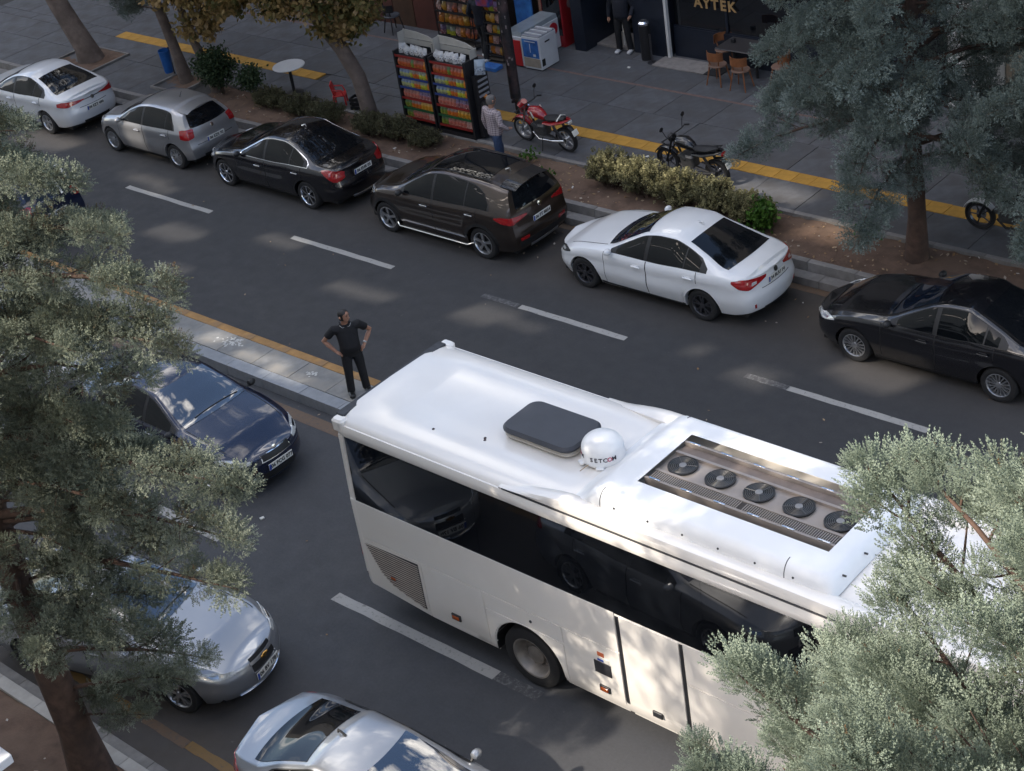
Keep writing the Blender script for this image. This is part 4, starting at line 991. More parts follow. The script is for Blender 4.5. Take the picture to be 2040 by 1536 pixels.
# far kerb, left to right
go(sedan(4.63, 1.44, .90, 2.71, 1.81, paint=WHITE2, handle=WHITE2, plate='06 EZT 490', rim=ALLOY, spokes=5, rpz=.64, badge=[(1, .86, CHROME)],
    tl=[(-.30, .82, .90), (-.12, .80, .93), (0, .79, .92), (.20, .82, .90), (.42, .86, .885)], rear=[(-.46, .46, .855, .875, 'tail_trim', DARK, 0), (-.6, .6, .30, .36, 'diffuser', DARK, 0)], chrome=False), 'white saloon with a slim wide tail lamp, farthest left car by the big tree trunk', -36.55-2.71, rz=math.pi)
go(hatch(3.97, 1.46, .83, 2.47, 1.68, paint=SILVER, handle=SILVER, plate='06 EZK 92', rim=ALLOY, spokes=7, spw=.018, badge=[(1, .93, CHROME)], whip=2.75), 'silver small hatchback with square red tail lamps and a whip aerial', -33.85)
go(sedan(4.63, 1.48, .89, 2.776, 1.86, paint=BLACK, handle=CHROME, plate='06 EHR 05', rim=CHROME, spokes=7, twin=False, swirl=True, spw=.026, chrome=True, dark=True, rw=.33, rimf=.70, rpz=.80,
    tl=[(-.34, .97, .985), (-.18, .86, .985), (-.05, .74, .97), (.0, .72, .955), (.12, .74, .93), (.20, .78, .90)], rear=[(-.6, .6, .28, .34, 'chrome_trim', CHROME, -.04), (-.5, .5, .20, .26, 'diffuser', DARK, 0)], fin=2.8, finm=CHROME), 'black saloon with chrome window trim and bright silver wheels', -29.45)
SUV = hatch(4.475, 1.65, .89, 2.67, 1.85, paint=BROWN, handle=CHROME, plate='06 FT 8854', rim=ALLOY, spokes=5, twin=False, swirl=False, spw=.034, rw=.345, rimf=.68, clad=True, dark=True, sunroof=(1.95, 3.45), spoilm=BLACK, crown=.07, rpz=.80,
    top=[(0, .82), (.10, .92), (.35, 1.02), (.99, 1.15), (1.13, 1.19), (1.61, 1.42), (1.99, 1.59), (2.4, 1.645), (3.05, 1.635), (3.9, 1.57), (4.255, 1.53)],
    sh=[(0, .72), (.30, .88), (1.1, 1.02), (2.3, 1.05), (3.45, 1.10), (4.255, 1.10)], hatchwin=(1.12, 1.47),
    tail=[(.2, -.10), (.35, -.02), (.55, 0), (.80, -.05), (1.05, -.08), (1.20, -.13), (1.38, -.22), (1.60, -.32)], badge=[(1, 1.03, CHROME)],
    tl=[(-.40, .98, 1.00), (-.20, .90, 1.03), (0, .87, 1.02), (.20, .91, 1.00), (.40, .95, .985)], hl=[(-.42, .86, .88), (-.25, .80, .89), (-.10, .76, .86), (.10, .74, .80)],
    rear=[(-.55, .55, .27, .34, 'skid_plate', ALLOY, 0), (-.86, -.58, .50, .56, 'reflector', REDL, 0), (.58, .86, .50, .56, 'reflector', REDL, 0), (-.9, .9, .36, .48, 'bumper_cladding', DARK, 0)], fin=3.60, finm=CHROME,
    ws=(1.15, 1.89), mirror=1.30, wtop=pchip([1.2, 1.63, 2.02, 2.45, 3.15, 3.47, 3.71], [1.07, 1.32, 1.50, 1.54, 1.50, 1.40, 1.18]), panes=[[(1.34, 2.11)], [(2.18, 3.01), (3.05, 3.65)]], dlo=(1.24, 3.71))
suv = go(SUV, 'dark brown sport utility car with a black glass roof and silver side steps', -24.19)
for sg in (-1, 1):
    MB().tube([(1.05, sg*.90, .33), (.95, sg*.965, .30), (-.95, sg*.965, .30), (-1.05, sg*.90, .33)], .035, 8, sq=.6).build('side_step', CHROME, suv)
    MB().tube([tuple(SUV.deck(np.array(x), np.array(sg*.90))+np.array([0, 0, .03])) for x in np.linspace(2.0, 3.6, 10)], .014, 6).build('roof_rail', DARK, suv)
go(sedan(4.647, 1.475, .90, 2.70, 1.825, paint=WHITE, handle=WHITE, plate='34 BUU 14', rim=ALLOYD, spokes=5, spw=.022, rpz=.80, badge=[(1, .905, DARK)], hlm=DARK,
    tl=[(-.30, .90, .935), (-.14, .80, .955), (-.0, .755, .95), (.16, .80, .93), (.38, .87, .915)], tlw=(.06, .16), fin=2.92, finm=WHITE,
    rear=[(-.6, .6, .25, .33, 'diffuser', DARK, 0), (-.93, -.88, .38, .46, 'reflector', REDL, 0), (.88, .93, .38, .46, 'reflector', REDL, 0)]), 'white saloon with dark glass and grey wheels parked beside the sunlit hedge', -18.93)
go(sedan(4.54, 1.47, .96, 2.60, 1.76, paint=BLACK, handle=BLACK, plate='06 CR 4471', rim=ALLOY, spokes=8, twin=True, spw=.012, dark=True, hlm=CLEARG), 'black saloon with silver spoked wheels at the right edge behind the coach', -13.18, cy=21.66)
# near carriageway, coming towards the camera
CER = sedan(4.56, 1.46, .88, 2.70, 1.78, paint=NAVY, handle=CHROME, plate='06 FCG 077', rim=ALLOY, dark=True, badge=[(-1, .70, CHROME)], rw=.325, fpz=.47,
    front=[(-.50, .50, .565, .665, 'grille_frame', CHROME, .012), (-.47, .47, .577, .655, 'grille', DARK, .012), (-.58, .58, .26, .38, 'lower_grille', DARK, 0)])
CER.front = [(-.52, .52, .555, .675, 'grille_frame', CHROME, .012)]
kia = go(CER, 'dark blue saloon parked by the median facing the coach', cx=-19.48-2.28, cy=13.30, rz=0)
CER.poff = .014; CER.patch(kia, 'grille', lambda u, v: CER.cap(-1, u, .568+.094*v+.012*(1-u*u)), np.linspace(-.49, .49, 12), np.linspace(0, 1, 5), DARK, .01)
CER.poff = .008; CER.patch(kia, 'lower_grille', lambda u, v: CER.cap(-1, u, .26+.11*v), np.linspace(-.58, .58, 12), np.linspace(0, 1, 5), DARK, .01)
CRZ = sedan(4.60, 1.48, .90, 2.685, 1.79, paint=SILVER2, handle=SILVER2, plate='06 BV 1781', rim=ALLOY, rw=.325, fpz=.40,
    front=[(-.40, .40, .47, .665, 'grille', DARK, .015)], hlm=CLEARG)
crz = go(CRZ, 'silver saloon with a gold badge standing askew below the near tree', cx=-15.93-2.3*math.cos(R(15)), cy=9.77-2.3*math.sin(R(15)), rz=R(15))
CRZ.poff = .016; CRZ.patch(crz, 'grille_bar', lambda u, v: CRZ.cap(-1, u, .575+.045*v+.012*(1-u*u)), np.linspace(-.44, .44, 12), np.linspace(0, 1, 4), SILVER2, .014)
CRZ.patch(crz, 'chrome_trim', lambda u, v: CRZ.cap(-1, u, .205+.022*v), np.linspace(-.85, .85, 16), np.linspace(0, 1, 3), CHROME, .014)
CRZ.patch(crz, 'chrome_trim', lambda u, v: CRZ.cap(-1, u, .468+.014*v), np.linspace(-.42, .42, 12), np.linspace(0, 1, 3), CHROME, .014)
p_ = CRZ.cap(-1, np.array(0.0), np.array(.60)); MB().prism([(-.075, -.018), (-.03, -.018), (-.03, -.032), (.03, -.032), (.03, -.018), (.075, -.018), (.075, .018), (.03, .018), (.03, .032), (-.03, .032), (-.03, .018), (-.075, .018)], (p_[0]+.03, 0, .605), (0, 1, 0), (0, 0, 1), (.012, 0, 0)).build('badge', pmat('gold_badge', (.45, .26, .07), .25, .9, var=.05), crz)
SLV = sedan(4.50, 1.46, .92, 2.60, 1.76, paint=SILVER2, handle=SILVER2, plate='06 DK 530', rim=ALLOY, whip=None, rpz=.72, fin=2.75)
go(SLV, 'silver saloon cut by the bottom edge, with a dark rear window', cx=-14.62+2.25, cy=8.80, rz=R(3))
sb = go(hatch(4.1, 1.50, .85, 2.5, 1.74, paint=BLUE, handle=BLUE, plate='06 AB 212', dark=True), 'dark blue hatchback with white stripes half hidden by the near tree', cx=-33.0, cy=17.2, rz=math.pi, name='parked_car')
for q in (-.62, -.30): MB().grid(np.array([[np.array([-2.05+.0, 0, 0])*0+np.array([x, 17.25*0+q+e, 0])+np.array([0, 0, z]) for x, z in ((-1.2, 1.49), (-1.55, 1.42), (-1.78, 1.22), (-1.96, 1.0))] for e in (0, .06)])).build('stripe', PLATEW, sb)
go(sedan(4.5, 1.45, .9, 2.62, 1.75, paint=SILVER, handle=SILVER, plate='06 TB 318'), 'silver saloon behind the near tree, parked by the median', cx=-27.2, cy=13.3, rz=0)
# ================================================================== PLANTS
BARK = pmat('bark_brown', (0.085, 0.052, 0.038), 0.95, var=0.4, scale=7, bump=1.0, bscale=18, col2=(0.055, 0.036, 0.028))
BARKG = pmat('bark_grey', (0.125, 0.095, 0.080), 0.95, var=0.35, scale=4, bump=0.7, bscale=14, col2=(0.085, 0.065, 0.055))
CEDAR = leafmat('needles_cedar', [(0.0, (0.075, 0.050, 0.028)), (0.10, (0.095, 0.075, 0.042)), (0.22, (0.085, 0.098, 0.070)), (0.55, (0.160, 0.184, 0.136)), (0.85, (0.245, 0.272, 0.205)), (1.0, (0.33, 0.355, 0.28))], 0.12, inst=True)
CYPR = leafmat('needles_cypress', [(0.0, (0.15, 0.09, 0.045)), (0.05, (0.12, 0.125, 0.085)), (0.3, (0.155, 0.192, 0.145)), (0.7, (0.240, 0.288, 0.222)), (1.0, (0.335, 0.385, 0.305))], 0.12, inst=True)
SPRUCE = leafmat('needles_spruce', [(0.0, (0.08, 0.06, 0.04)), (0.10, (0.070, 0.080, 0.062)), (0.45, (0.110, 0.140, 0.122)), (0.8, (0.18, 0.222, 0.200)), (1.0, (0.25, 0.295, 0.27))], 0.1, inst=True)
PLANE = leafmat('leaves_plane', [(0.0, (0.075, 0.085, 0.032)), (0.25, (0.13, 0.125, 0.045)), (0.5, (0.25, 0.18, 0.07)), (0.8, (0.36, 0.24, 0.10)), (1.0, (0.42, 0.30, 0.17))], 0.35)
HEDGE = leafmat('leaves_hedge', [(0.0, (0.055, 0.048, 0.028)), (0.3, (0.085, 0.082, 0.045)), (0.7, (0.135, 0.130, 0.072)), (1.0, (0.20, 0.19, 0.115))], 0.3)
HEDGE_SUN = leafmat('leaves_hedge_sunlit', [(0.0, (0.11, 0.105, 0.05)), (0.5, (0.20, 0.19, 0.10)), (0.85, (0.34, 0.32, 0.17)), (1.0, (0.46, 0.42, 0.22))], 0.3)  # paler leaf copy: sunlight on the hedge tips put into the colour
TOPI = leafmat('leaves_topiary', [(0.0, (0.018, 0.032, 0.014)), (0.6, (0.035, 0.058, 0.026)), (1.0, (0.06, 0.085, 0.04))], 0.2)
GRASS = leafmat('leaves_grass', [(0.0, (0.04, 0.10, 0.015)), (1.0, (0.09, 0.19, 0.03))], 0.35)

def frames(D, rng):
    D = D/np.maximum(np.linalg.norm(D, axis=1, keepdims=True), 1e-9)
    h = np.where(np.abs(D[:, 2:3]) < .9, np.array([[0, 0, 1.]]), np.array([[1., 0, 0]]))
    x = np.cross(h, D); x /= np.linalg.norm(x, axis=1, keepdims=True); y = np.cross(D, x)
    a = rng.uniform(0, 2*np.pi, (len(D), 1)); c, s = np.cos(a), np.sin(a)
    return np.stack([x*c+y*s, -x*s+y*c, D], axis=2)                     # columns
def sprig(k, spread, length, width, lo=0.0, seed=3):
    """little twig: k narrow leaves set round the axis (z from 0 to 1)"""
    r = np.random.default_rng(seed); Q = []
    for i in range(k):
        t = lo+(1-lo)*(i/(k-1)); a = i*2.4; up_ = .55+.45*t; sp = spread*(1-.55*t)
        d = np.array([math.cos(a)*sp, math.sin(a)*sp, up_]); d /= np.linalg.norm(d); b = np.array([0, 0, t*.75]); l = length*(1-.35*t)*r.uniform(.8, 1.2)
        sd = np.cross(d, [math.cos(a+1.3), math.sin(a+1.3), .3]); sd /= np.linalg.norm(sd)
        Q.append([b, b+d*l*.5+sd*width*.5, b+d*l, b+d*l*.5-sd*width*.5])
    return np.array(Q)
def sprigs(name, T, P, D, S, tint, m, parent, rng, clip=True):
    F = frames(D, rng); k = len(T)
    V = np.einsum('nij,kqj->nkqi', F, T)*S[:, None, None, None]+P[:, None, None, :]
    n = len(P); tt = tint[:, None]+rng.uniform(-.10, .10, (n, k))
    if clip: tt = np.clip(tt, 0, 1)
    return leafmesh(name, V.reshape(-1, 3), n*k, 4, tt.reshape(-1).repeat(4), m, parent)
def tuft_mesh(name, T, per, seed, up, size, m, squash=.72):
    """one clump of twigs, radius about 1"""
    rng = np.random.default_rng(seed); o = rng.normal(0, 1, (per, 3)); o /= np.linalg.norm(o, axis=1, keepdims=True); o *= rng.uniform(0, 1, (per, 1))**.40; o[:, 2] *= squash
    ob = sprigs(name, T, o, o*1.0+np.array([0, 0, up]), size*rng.uniform(.7, 1.3, per), rng.normal(0, .10, per)+np.where(rng.uniform(0, 1, per) < .02, -.4, 0), m, None, rng, clip=False)
    me = ob.data; bpy.data.objects.remove(ob); return me
PROTO = {}
def proto_object(me):
    o = bpy.data.objects.new(me.name, me); return o
def scatter_crown(name, protos, P, D, S, clump, parent, rng):
    """crown = geometry nodes set one of a few twig clumps on every point"""
    me = bpy.data.meshes.new(name); me.vertices.add(len(P)); me.vertices.foreach_set('co', np.ascontiguousarray(P, np.float32).ravel())
    F = frames(D, rng); E = np.array([Matrix(f.tolist()).to_euler() for f in F], np.float32)
    for nm, ty, v, k in (('turn', 'FLOAT_VECTOR', E, 'vector'), ('size', 'FLOAT', S, 'value'), ('clump', 'FLOAT', clump, 'value')):
        a = me.attributes.new(nm, ty, 'POINT'); a.data.foreach_set(k, np.ascontiguousarray(v, np.float32).ravel())
    me.update(); o = place(name, me, parent); me.materials.append(protos[0].materials[0])
    g = bpy.data.node_groups.new(name+'_scatter', 'GeometryNodeTree'); g.interface.new_socket('Geometry', in_out='INPUT', socket_type='NodeSocketGeometry'); g.interface.new_socket('Geometry', in_out='OUTPUT', socket_type='NodeSocketGeometry')
    N = g.nodes.new; K = g.links.new; gi = N('NodeGroupInput'); go_ = N('NodeGroupOutput'); jn = N('GeometryNodeJoinGeometry')
    for pm in protos:
        oi = N('GeometryNodeObjectInfo'); oi.inputs['Object'].default_value = proto_object(pm); gt = N('GeometryNodeGeometryToInstance'); K(oi.outputs['Geometry'], gt.inputs[0]); K(gt.outputs[0], jn.inputs[0])
    ip = N('GeometryNodeInstanceOnPoints'); ip.inputs['Pick Instance'].default_value = True
    K(gi.outputs[0], ip.inputs['Points']); K(jn.outputs[0], ip.inputs['Instance'])
    a1 = N('GeometryNodeInputNamedAttribute'); a1.data_type = 'FLOAT_VECTOR'; a1.inputs[0].default_value = 'turn'; er = N('FunctionNodeEulerToRotation'); K(a1.outputs[0], er.inputs[0]); K(er.outputs[0], ip.inputs['Rotation'])
    a2 = N('GeometryNodeInputNamedAttribute'); a2.data_type = 'FLOAT'; a2.inputs[0].default_value = 'size'; K(a2.outputs[0], ip.inputs['Scale'])
    K(ip.outputs[0], go_.inputs[0]); md = o.modifiers.new('scatter', 'NODES'); md.node_group = g; o['kind'] = 'stuff'; return o
def curve(p0, p1, sag, n, wob, rng, up0=0.0):
    """a limb from p0 to p1: sag lifts or drops the middle"""
    t = np.linspace(0, 1, n)[:, None]; P = p0*(1-t)+p1*t
    P[:, 2:3] += sag*4*t*(1-t)
    w = rng.normal(0, wob, (n, 3)); w[0] = 0; w[-1] *= .3; w = (w+np.roll(w, 1, 0)+np.roll(w, -1, 0))/3; w[0] = 0
    return P+w*np.linalg.norm(p1-p0)
def conifer(name, label, cat, base, height, trunk_r, rad, zlo, nb, mat, bark, seed, T, size, tuft_r, ntuft, per, asc=0.15, sag=0.1, up=.55, tips=(), bare=.30, group=None, lean=(0, 0), tint=(.5, .2), twig=.9, maxz=None, keep=None, density=1.0, tn=60, tup=.8, sector=None):
    rng = np.random.default_rng(seed); base = np.array(base, float); root = empty(name, tuple(base)); tag(root, label, cat, group)
    tr = MB(); n = 14
    ax = lambda z: np.array([lean[0]*z/height, lean[1]*z/height, z])
    zz = np.linspace(0, height*.97, n); tr.tube([tuple(ax(z)+np.array([math.sin(z*1.3)*.03, math.cos(z*1.1)*.03, 0])) for z in zz], [max(.02, trunk_r*(1-z/height)**.8*(1.35 if i == 0 else 1)) for i, z in enumerate(zz)], 10)
    br = [np.array(t, float)-base for t in tips]
    lim = []
    for t in br:
        d = math.hypot(t[0], t[1]); lim.append((max(.4, t[2]-asc*d), t))
    for k in range(nb):
        z = zlo+(height*.98-zlo)*((k+rng.uniform(0, 1))/nb)**1.0
        a = k*2.39996+rng.uniform(-.5, .5); r_ = float(rad(z))*rng.uniform(.72, 1.05)
        if sector: r_ *= 1-sector[1]*max(0, math.cos(a-sector[0]))
        zt = z+asc*r_*rng.uniform(.4, 1.5)
        t = ax(z)+np.array([math.cos(a)*r_, math.sin(a)*r_, zt-z])
        lim.append((z, t))
    PP, DD, TT, SS = [], [], [], []
    for z0, tip in lim:
        if maxz and z0 > maxz: continue
        if keep and not keep(base+tip): continue
        p0 = ax(z0); ln = np.linalg.norm(tip-p0); c = curve(p0, tip, sag*ln, 9, .018, rng)
        tr.tube([tuple(q) for q in c], list(np.linspace(max(.016, .020*ln), .006, 9)), 5, smooth=True)
        out = (tip-p0)/ln; side_ = np.cross(out, [0, 0, 1]); side_ /= np.linalg.norm(side_)+1e-9
        nt_ = max(3, int(ntuft*ln/2.5*density))
        for i in range(nt_):
            t = bare+(1-bare)*((i+rng.uniform(0, 1))/nt_); ci = t*8; i0 = min(7, int(ci)); p = c[i0]+(c[i0+1]-c[i0])*(ci-i0)
            lt = twig*(1-t)**.7*min(1, ln/2.5)*rng.uniform(.35, 1.0)+.05; sg = rng.choice([-1, 1])
            e = p+(side_*sg*rng.uniform(.5, 1)+out*rng.uniform(.25, .9)+np.array([0, 0, rng.uniform(-.15, .45)]))*lt
            if lt > .2: tr.tube([tuple(p), tuple((p+e)/2+np.array([0, 0, -.02])), tuple(e)], [.010, .008, .004], 4)
            tr_ = tuft_r*rng.uniform(.65, 1.25); ee = e-p
            for q in range(per):
                w_ = q/max(1, per-1) if per > 1 else 1.0
                pc = p+ee*(1-.55*w_*rng.uniform(.6, 1.2))+rng.normal(0, tr_*.35, 3)*(w_ > 0)
                PP.append(pc); DD.append(np.array([0, 0, up])+out*rng.uniform(.3, .9)+ee/(np.linalg.norm(ee)+1e-6)*.5+rng.normal(0, .25, 3)); SS.append(tr_*(1-.25*w_)); TT.append(np.clip(rng.normal(tint[0], tint[1]), .2, .9))
    tr.build('trunk', bark, root, recalc=False)
    key = (mat.name, size)
    if key not in PROTO: PROTO[key] = [tuft_mesh('twig_clump', T, tn, 900+k, tup, size, mat) for k in range(5)]
    scatter_crown('crown', PROTO[key], np.array(PP), np.array(DD), np.array(SS), np.array(TT), root, rng)
    return root
# near left: big loose cedar-like tree in the bed
pr = lambda pts: (lambda z: np.interp(z, *zip(*pts)))
tipsL = [(-13.9, 8.0, 9.1), (-13.3, 8.0, 8.65), (-12.7, 8.0, 8.15), (-12.75, 8.0, 7.5), (-12.45, 8.0, 5.85), (-12.85, 8.0, 5.0), (-13.1, 8.0, 4.2), (-14.2, 8.0, 2.7), (-14.9, 8.0, 2.0), (-15.0, 8.0, 9.55), (-15.6, 8.0, 10.1), (-13.6, 7.3, 7.6), (-14.4, 7.4, 6.4), (-15.0, 6.6, 3.3), (-14.3, 8.6, 8.3), (-13.25, 8.0, 7.75), (-13.8, 8.0, 6.8), (-14.0, 7.8, 6.3), (-13.9, 8.0, 5.9), (-14.6, 7.2, 4.6), (-13.95, 7.8, 4.8), (-14.2, 7.2, 3.7), (-14.6, 8.0, 3.5), (-13.9, 7.4, 5.4), (-15.2, 7.4, 5.2), (-14.0, 7.6, 5.9), (-14.3, 8.0, 7.3), (-14.5, 7.6, 8.6), (-15.8, 7.6, 1.7), (-16.3, 8.0, 2.3), (-16.9, 7.6, 2.6), (-15.3, 7.6, 1.5), (-17.2, 7.4, 3.6), (-14.7, 8.0, 9.05), (-14.75, 8.0, 9.5), (-14.9, 8.3, 8.9)]
conifer('cedar_tree', 'tall grey green cedar in the near kerb bed along the left edge', 'tree', (-16.35, 7.05, .18), 13.5, .24, pr([(0, .8), (2, 1.9), (4, 2.7), (6, 3.1), (7.5, 2.9), (9, 1.9), (10, 1.5), (13.5, .2)]), 3.0, 100, CEDAR, BARK, 21,
    sprig(9, .80, .34, .16), .36, .185, 13, 2, asc=.10, sag=.05, up=.7, tips=tipsL, bare=.30, tint=(.55, .17), twig=.75, tn=150, tup=.55, sector=(R(47), .50))
# near right: dense pale cypress
tipsR = [(-4.35, 6.9, 9.75), (-3.95, 6.8, 9.95), (-3.35, 6.6, 10.2), (-5.8, 6.8, 6.75), (-5.2, 7.0, 7.75), (-4.6, 7.0, 8.3), (-5.6, 6.9, 6.6), (-5.0, 6.7, 7.4), (-4.2, 6.9, 8.9), (-4.5, 6.4, 8.0), (-4.9, 6.2, 7.0), (-3.9, 6.2, 9.0), (-3.4, 6.9, 9.4), (-5.3, 6.6, 6.0), (-4.2, 5.6, 7.6), (-3.7, 5.4, 8.4)]
conifer('cypress_tree', 'pale blue green cypress in the bottom right corner in front of the coach', 'tree', (-2.2, 6.2, .18), 13.2, .22, pr([(0, 1.0), (2, 2.4), (5, 2.8), (7, 2.3), (8.5, 1.6), (9.5, 1.0), (10.2, .5), (13.2, .05)]), 1.0, 130, CYPR, BARK, 33,
    sprig(11, .55, .27, .12), .44, .145, 24, 2, asc=.65, sag=.06, up=1.0, tips=tipsR, bare=.20, tint=(.58, .16), twig=.62, keep=lambda p: p[0] < -.3, tn=130, tup=.9)
# blue spruces on the far side
spr_T = sprig(7, .85, .36, .18)
def spruce(label, x, y, h, seed, rb, zlo=1.9, nb=84, tint=(.55, .18), keep=None):
    return conifer('spruce_tree', label, 'tree', (x, y, .29), h, .17, pr([(0, rb*.7), (1.2, rb*.9), (2.2, rb), (4, rb*.93), (6, rb*.75), (9, rb*.42), (h, .1)]), zlo, nb, SPRUCE, BARK, seed, spr_T, .38, .23, 15, 2, asc=-.08, sag=.10, up=.5, bare=.18, tn=130, tup=.4, tint=tint, twig=.9, group='spruces in the far planting strip', keep=keep)
spruce('blue green spruce standing in the soil behind the white saloon', -13.75, 23.9, 11.5, 41, 3.05)
spruce('spruce cut by the right edge of the view', -9.9, 24.4, 11.5, 42, 2.75, zlo=1.4)
spruce('spruce at the back on the pavement near the white pillar', -11.6, 28.3, 12, 43, 2.6, zlo=1.6, tint=(.36, .14))  # darker tint: the shade at the back is put into the needles
# hanging spruce spray and trunk at upper left
def leafy(name, label, cat, base, path, rads, blobs, m, bark, seed, n, ls, group=None, tint=(.5, .25), drop=.4, limbs=True):
    rng = np.random.default_rng(seed); base = np.array(base, float); root = empty(name, tuple(base)); tag(root, label, cat, group)
    P = [np.array(q, float)-base for q in path]; tr = MB(); tr.tube([tuple(q) for q in P], rads, 12)
    PP, DD, TT = [], [], []
    for (cx, cy, cz, rx, ry, rz, w) in blobs:
        c = np.array([cx, cy, cz])-base
        if limbs:
            k0 = P[-1]; q = curve(k0, c+np.array([0, 0, -.1]), .1, 6, .04, rng); tr.tube([tuple(v) for v in q], list(np.linspace(rads[-1]*.7, .015, 6)), 6)
        m_ = int(n*w); nc = max(4, m_//26); ctr = rng.normal(0, 1, (nc, 3)); ctr /= np.linalg.norm(ctr, axis=1, keepdims=True); ctr *= rng.uniform(.25, 1, (nc, 1))**.5
        ctr = ctr*np.array([rx, ry, rz])+c; ct = rng.normal(tint[0], tint[1], nc)
        if limbs:
            for v in ctr[::3]: tr.tube([tuple(c), tuple((c+v)/2+rng.normal(0, .05, 3)), tuple(v)], [.014, .010, .004], 4)
        i = rng.integers(0, nc, m_); PP.append(ctr[i]+rng.normal(0, 1, (m_, 3))*np.array([.17, .17, .14])*max(.6, min(rx, rz)*1.2)); d = rng.normal(0, 1, (m_, 3)); d[:, 2] -= drop; DD.append(d); TT.append(np.clip(ct[i]+rng.normal(0, .10, m_), 0, 1))
    tr.build('trunk', bark, root, recalc=False)
    PP = np.concatenate(PP); DD = np.concatenate(DD); TT = np.concatenate(TT)
    T = np.array([[[0, 0, 0], [.34, .04, .42], [0, -.02, 1.0], [-.34, .04, .42]]])
    sprigs('crown', T, PP, DD, ls*rng.uniform(.6, 1.25, len(PP)), TT, m, root, rng)
    return root
leafy('plane_tree', 'autumn plane tree with a leaning trunk beside the snack stand', 'tree', (-28.15, 24.15, .29), [(-28.05, 24.15, .25), (-28.12, 24.15, .9), (-28.2, 24.13, 1.5), (-28.55, 24.1, 2.15), (-29.1, 24.05, 2.8), (-29.6, 24.0, 3.5), (-29.8, 24, 4.4)], [.22, .185, .18, .175, .165, .15, .11],
    [(-29.9, 23.9, 3.35, .9, .8, .55, 1.0), (-28.5, 24.0, 3.6, .8, .8, .6, 1.0), (-27.7, 24.2, 3.75, .7, .7, .6, .8), (-28.6, 24.2, 2.75, .65, .55, .4, .45), (-29.4, 23.6, 4.6, 1.5, 1.5, .9, 1.6), (-27.6, 24.6, 5.0, 1.4, 1.4, .9, 1.0), (-28.6, 23.6, 7.2, 2.6, 2.2, 1.5, 2.2), (-25.0, 24.2, 7.0, 2.4, 1.8, 1.3, 1.6), (-27.75, 24.1, 3.2, .45, .45, .45, .35)], PLANE, BARKG, 51, 1500, .15, 'autumn plane trees', tint=(.48, .26))
leafy('plane_tree', 'autumn plane tree above the round topiary bush', 'tree', (-33.75, 24.05, .29), [(-33.65, 24.05, .25), (-33.8, 24.05, .8), (-34.05, 24.05, 1.4), (-34.25, 24.05, 2.0), (-34.3, 24, 2.8), (-34.1, 24, 3.8)], [.15, .12, .11, .10, .09, .07],
    [(-33.9, 23.9, 3.15, 1.0, .9, .5, 1.2), (-33.0, 24.0, 2.9, .9, .8, .45, .9), (-32.1, 24.0, 3.1, .7, .7, .45, .7), (-34.8, 23.9, 3.4, .8, .8, .5, .8), (-33.6, 24.0, 2.15, .55, .5, .32, .4), (-32.9, 24.1, 4.2, 1.6, 1.4, .7, 1.4), (-33.5, 23.6, 7.2, 2.6, 2.2, 1.5, 2.2)], PLANE, BARKG, 52, 1500, .15, 'autumn plane trees', tint=(.62, .2))
leafy('plane_tree', 'thick bare plane trunk rising out of the top left corner', 'tree', (-39.25, 24.15, .29), [(-39.2, 24.15, .25), (-39.3, 24.13, .7), (-39.6, 24.1, 1.25), (-40.0, 24.1, 1.9), (-40.4, 24.1, 2.8), (-40.7, 24.1, 4.2), (-40.6, 24.1, 5.5)], [.40, .31, .285, .27, .26, .24, .2],
    [(-41, 24, 6.5, 2, 2, 1.2, 1.0), (-39.5, 24.4, 7, 2, 2, 1.2, 1.0)], PLANE, BARKG, 53, 1500, .16, 'autumn plane trees')
conifer('spruce_tree', 'spruce with a slim grey trunk and one low hanging bough at upper left', 'tree', (-34.95, 24.1, .2), 11, .15, pr([(0, .2), (2.3, .2), (3.2, 2.2), (6, 1.9), (11, .1)]), 3.0, 40, SPRUCE, BARKG, 61, spr_T, .38, .23, 15, 2, asc=-.1, sag=.08, up=.3, bare=.35, lean=(-2.0, 0), tint=(.42, .15), tips=((-36.8, 24.0, 2.05), (-36.6, 23.8, 2.5), (-37.3, 24.1, 2.6)))
# topiary
leafy('topiary_bush', 'round dark green topiary bush on a thin stem', 'bush', (-33.3, 24.0, .29), [(-33.35, 24.0, .25), (-33.3, 24, .55), (-33.35, 24, .9)], [.035, .03, .03], [(-33.38, 24.0, 1.02, .52, .45, .42, 2.4)], TOPI, BARK, 71, 1500, .085, tint=(.5, .25), drop=-.3)
leafy('topiary_bush', 'small dark green bush beside the round topiary', 'bush', (-32.1, 24.0, .29), [(-32.05, 24.0, .25), (-32.08, 24, .6), (-32.1, 24, .8)], [.025, .022, .02], [(-32.12, 24.0, .92, .24, .22, .26, .9)], TOPI, BARK, 72, 1300, .085, tint=(.6, .25), drop=-.3)
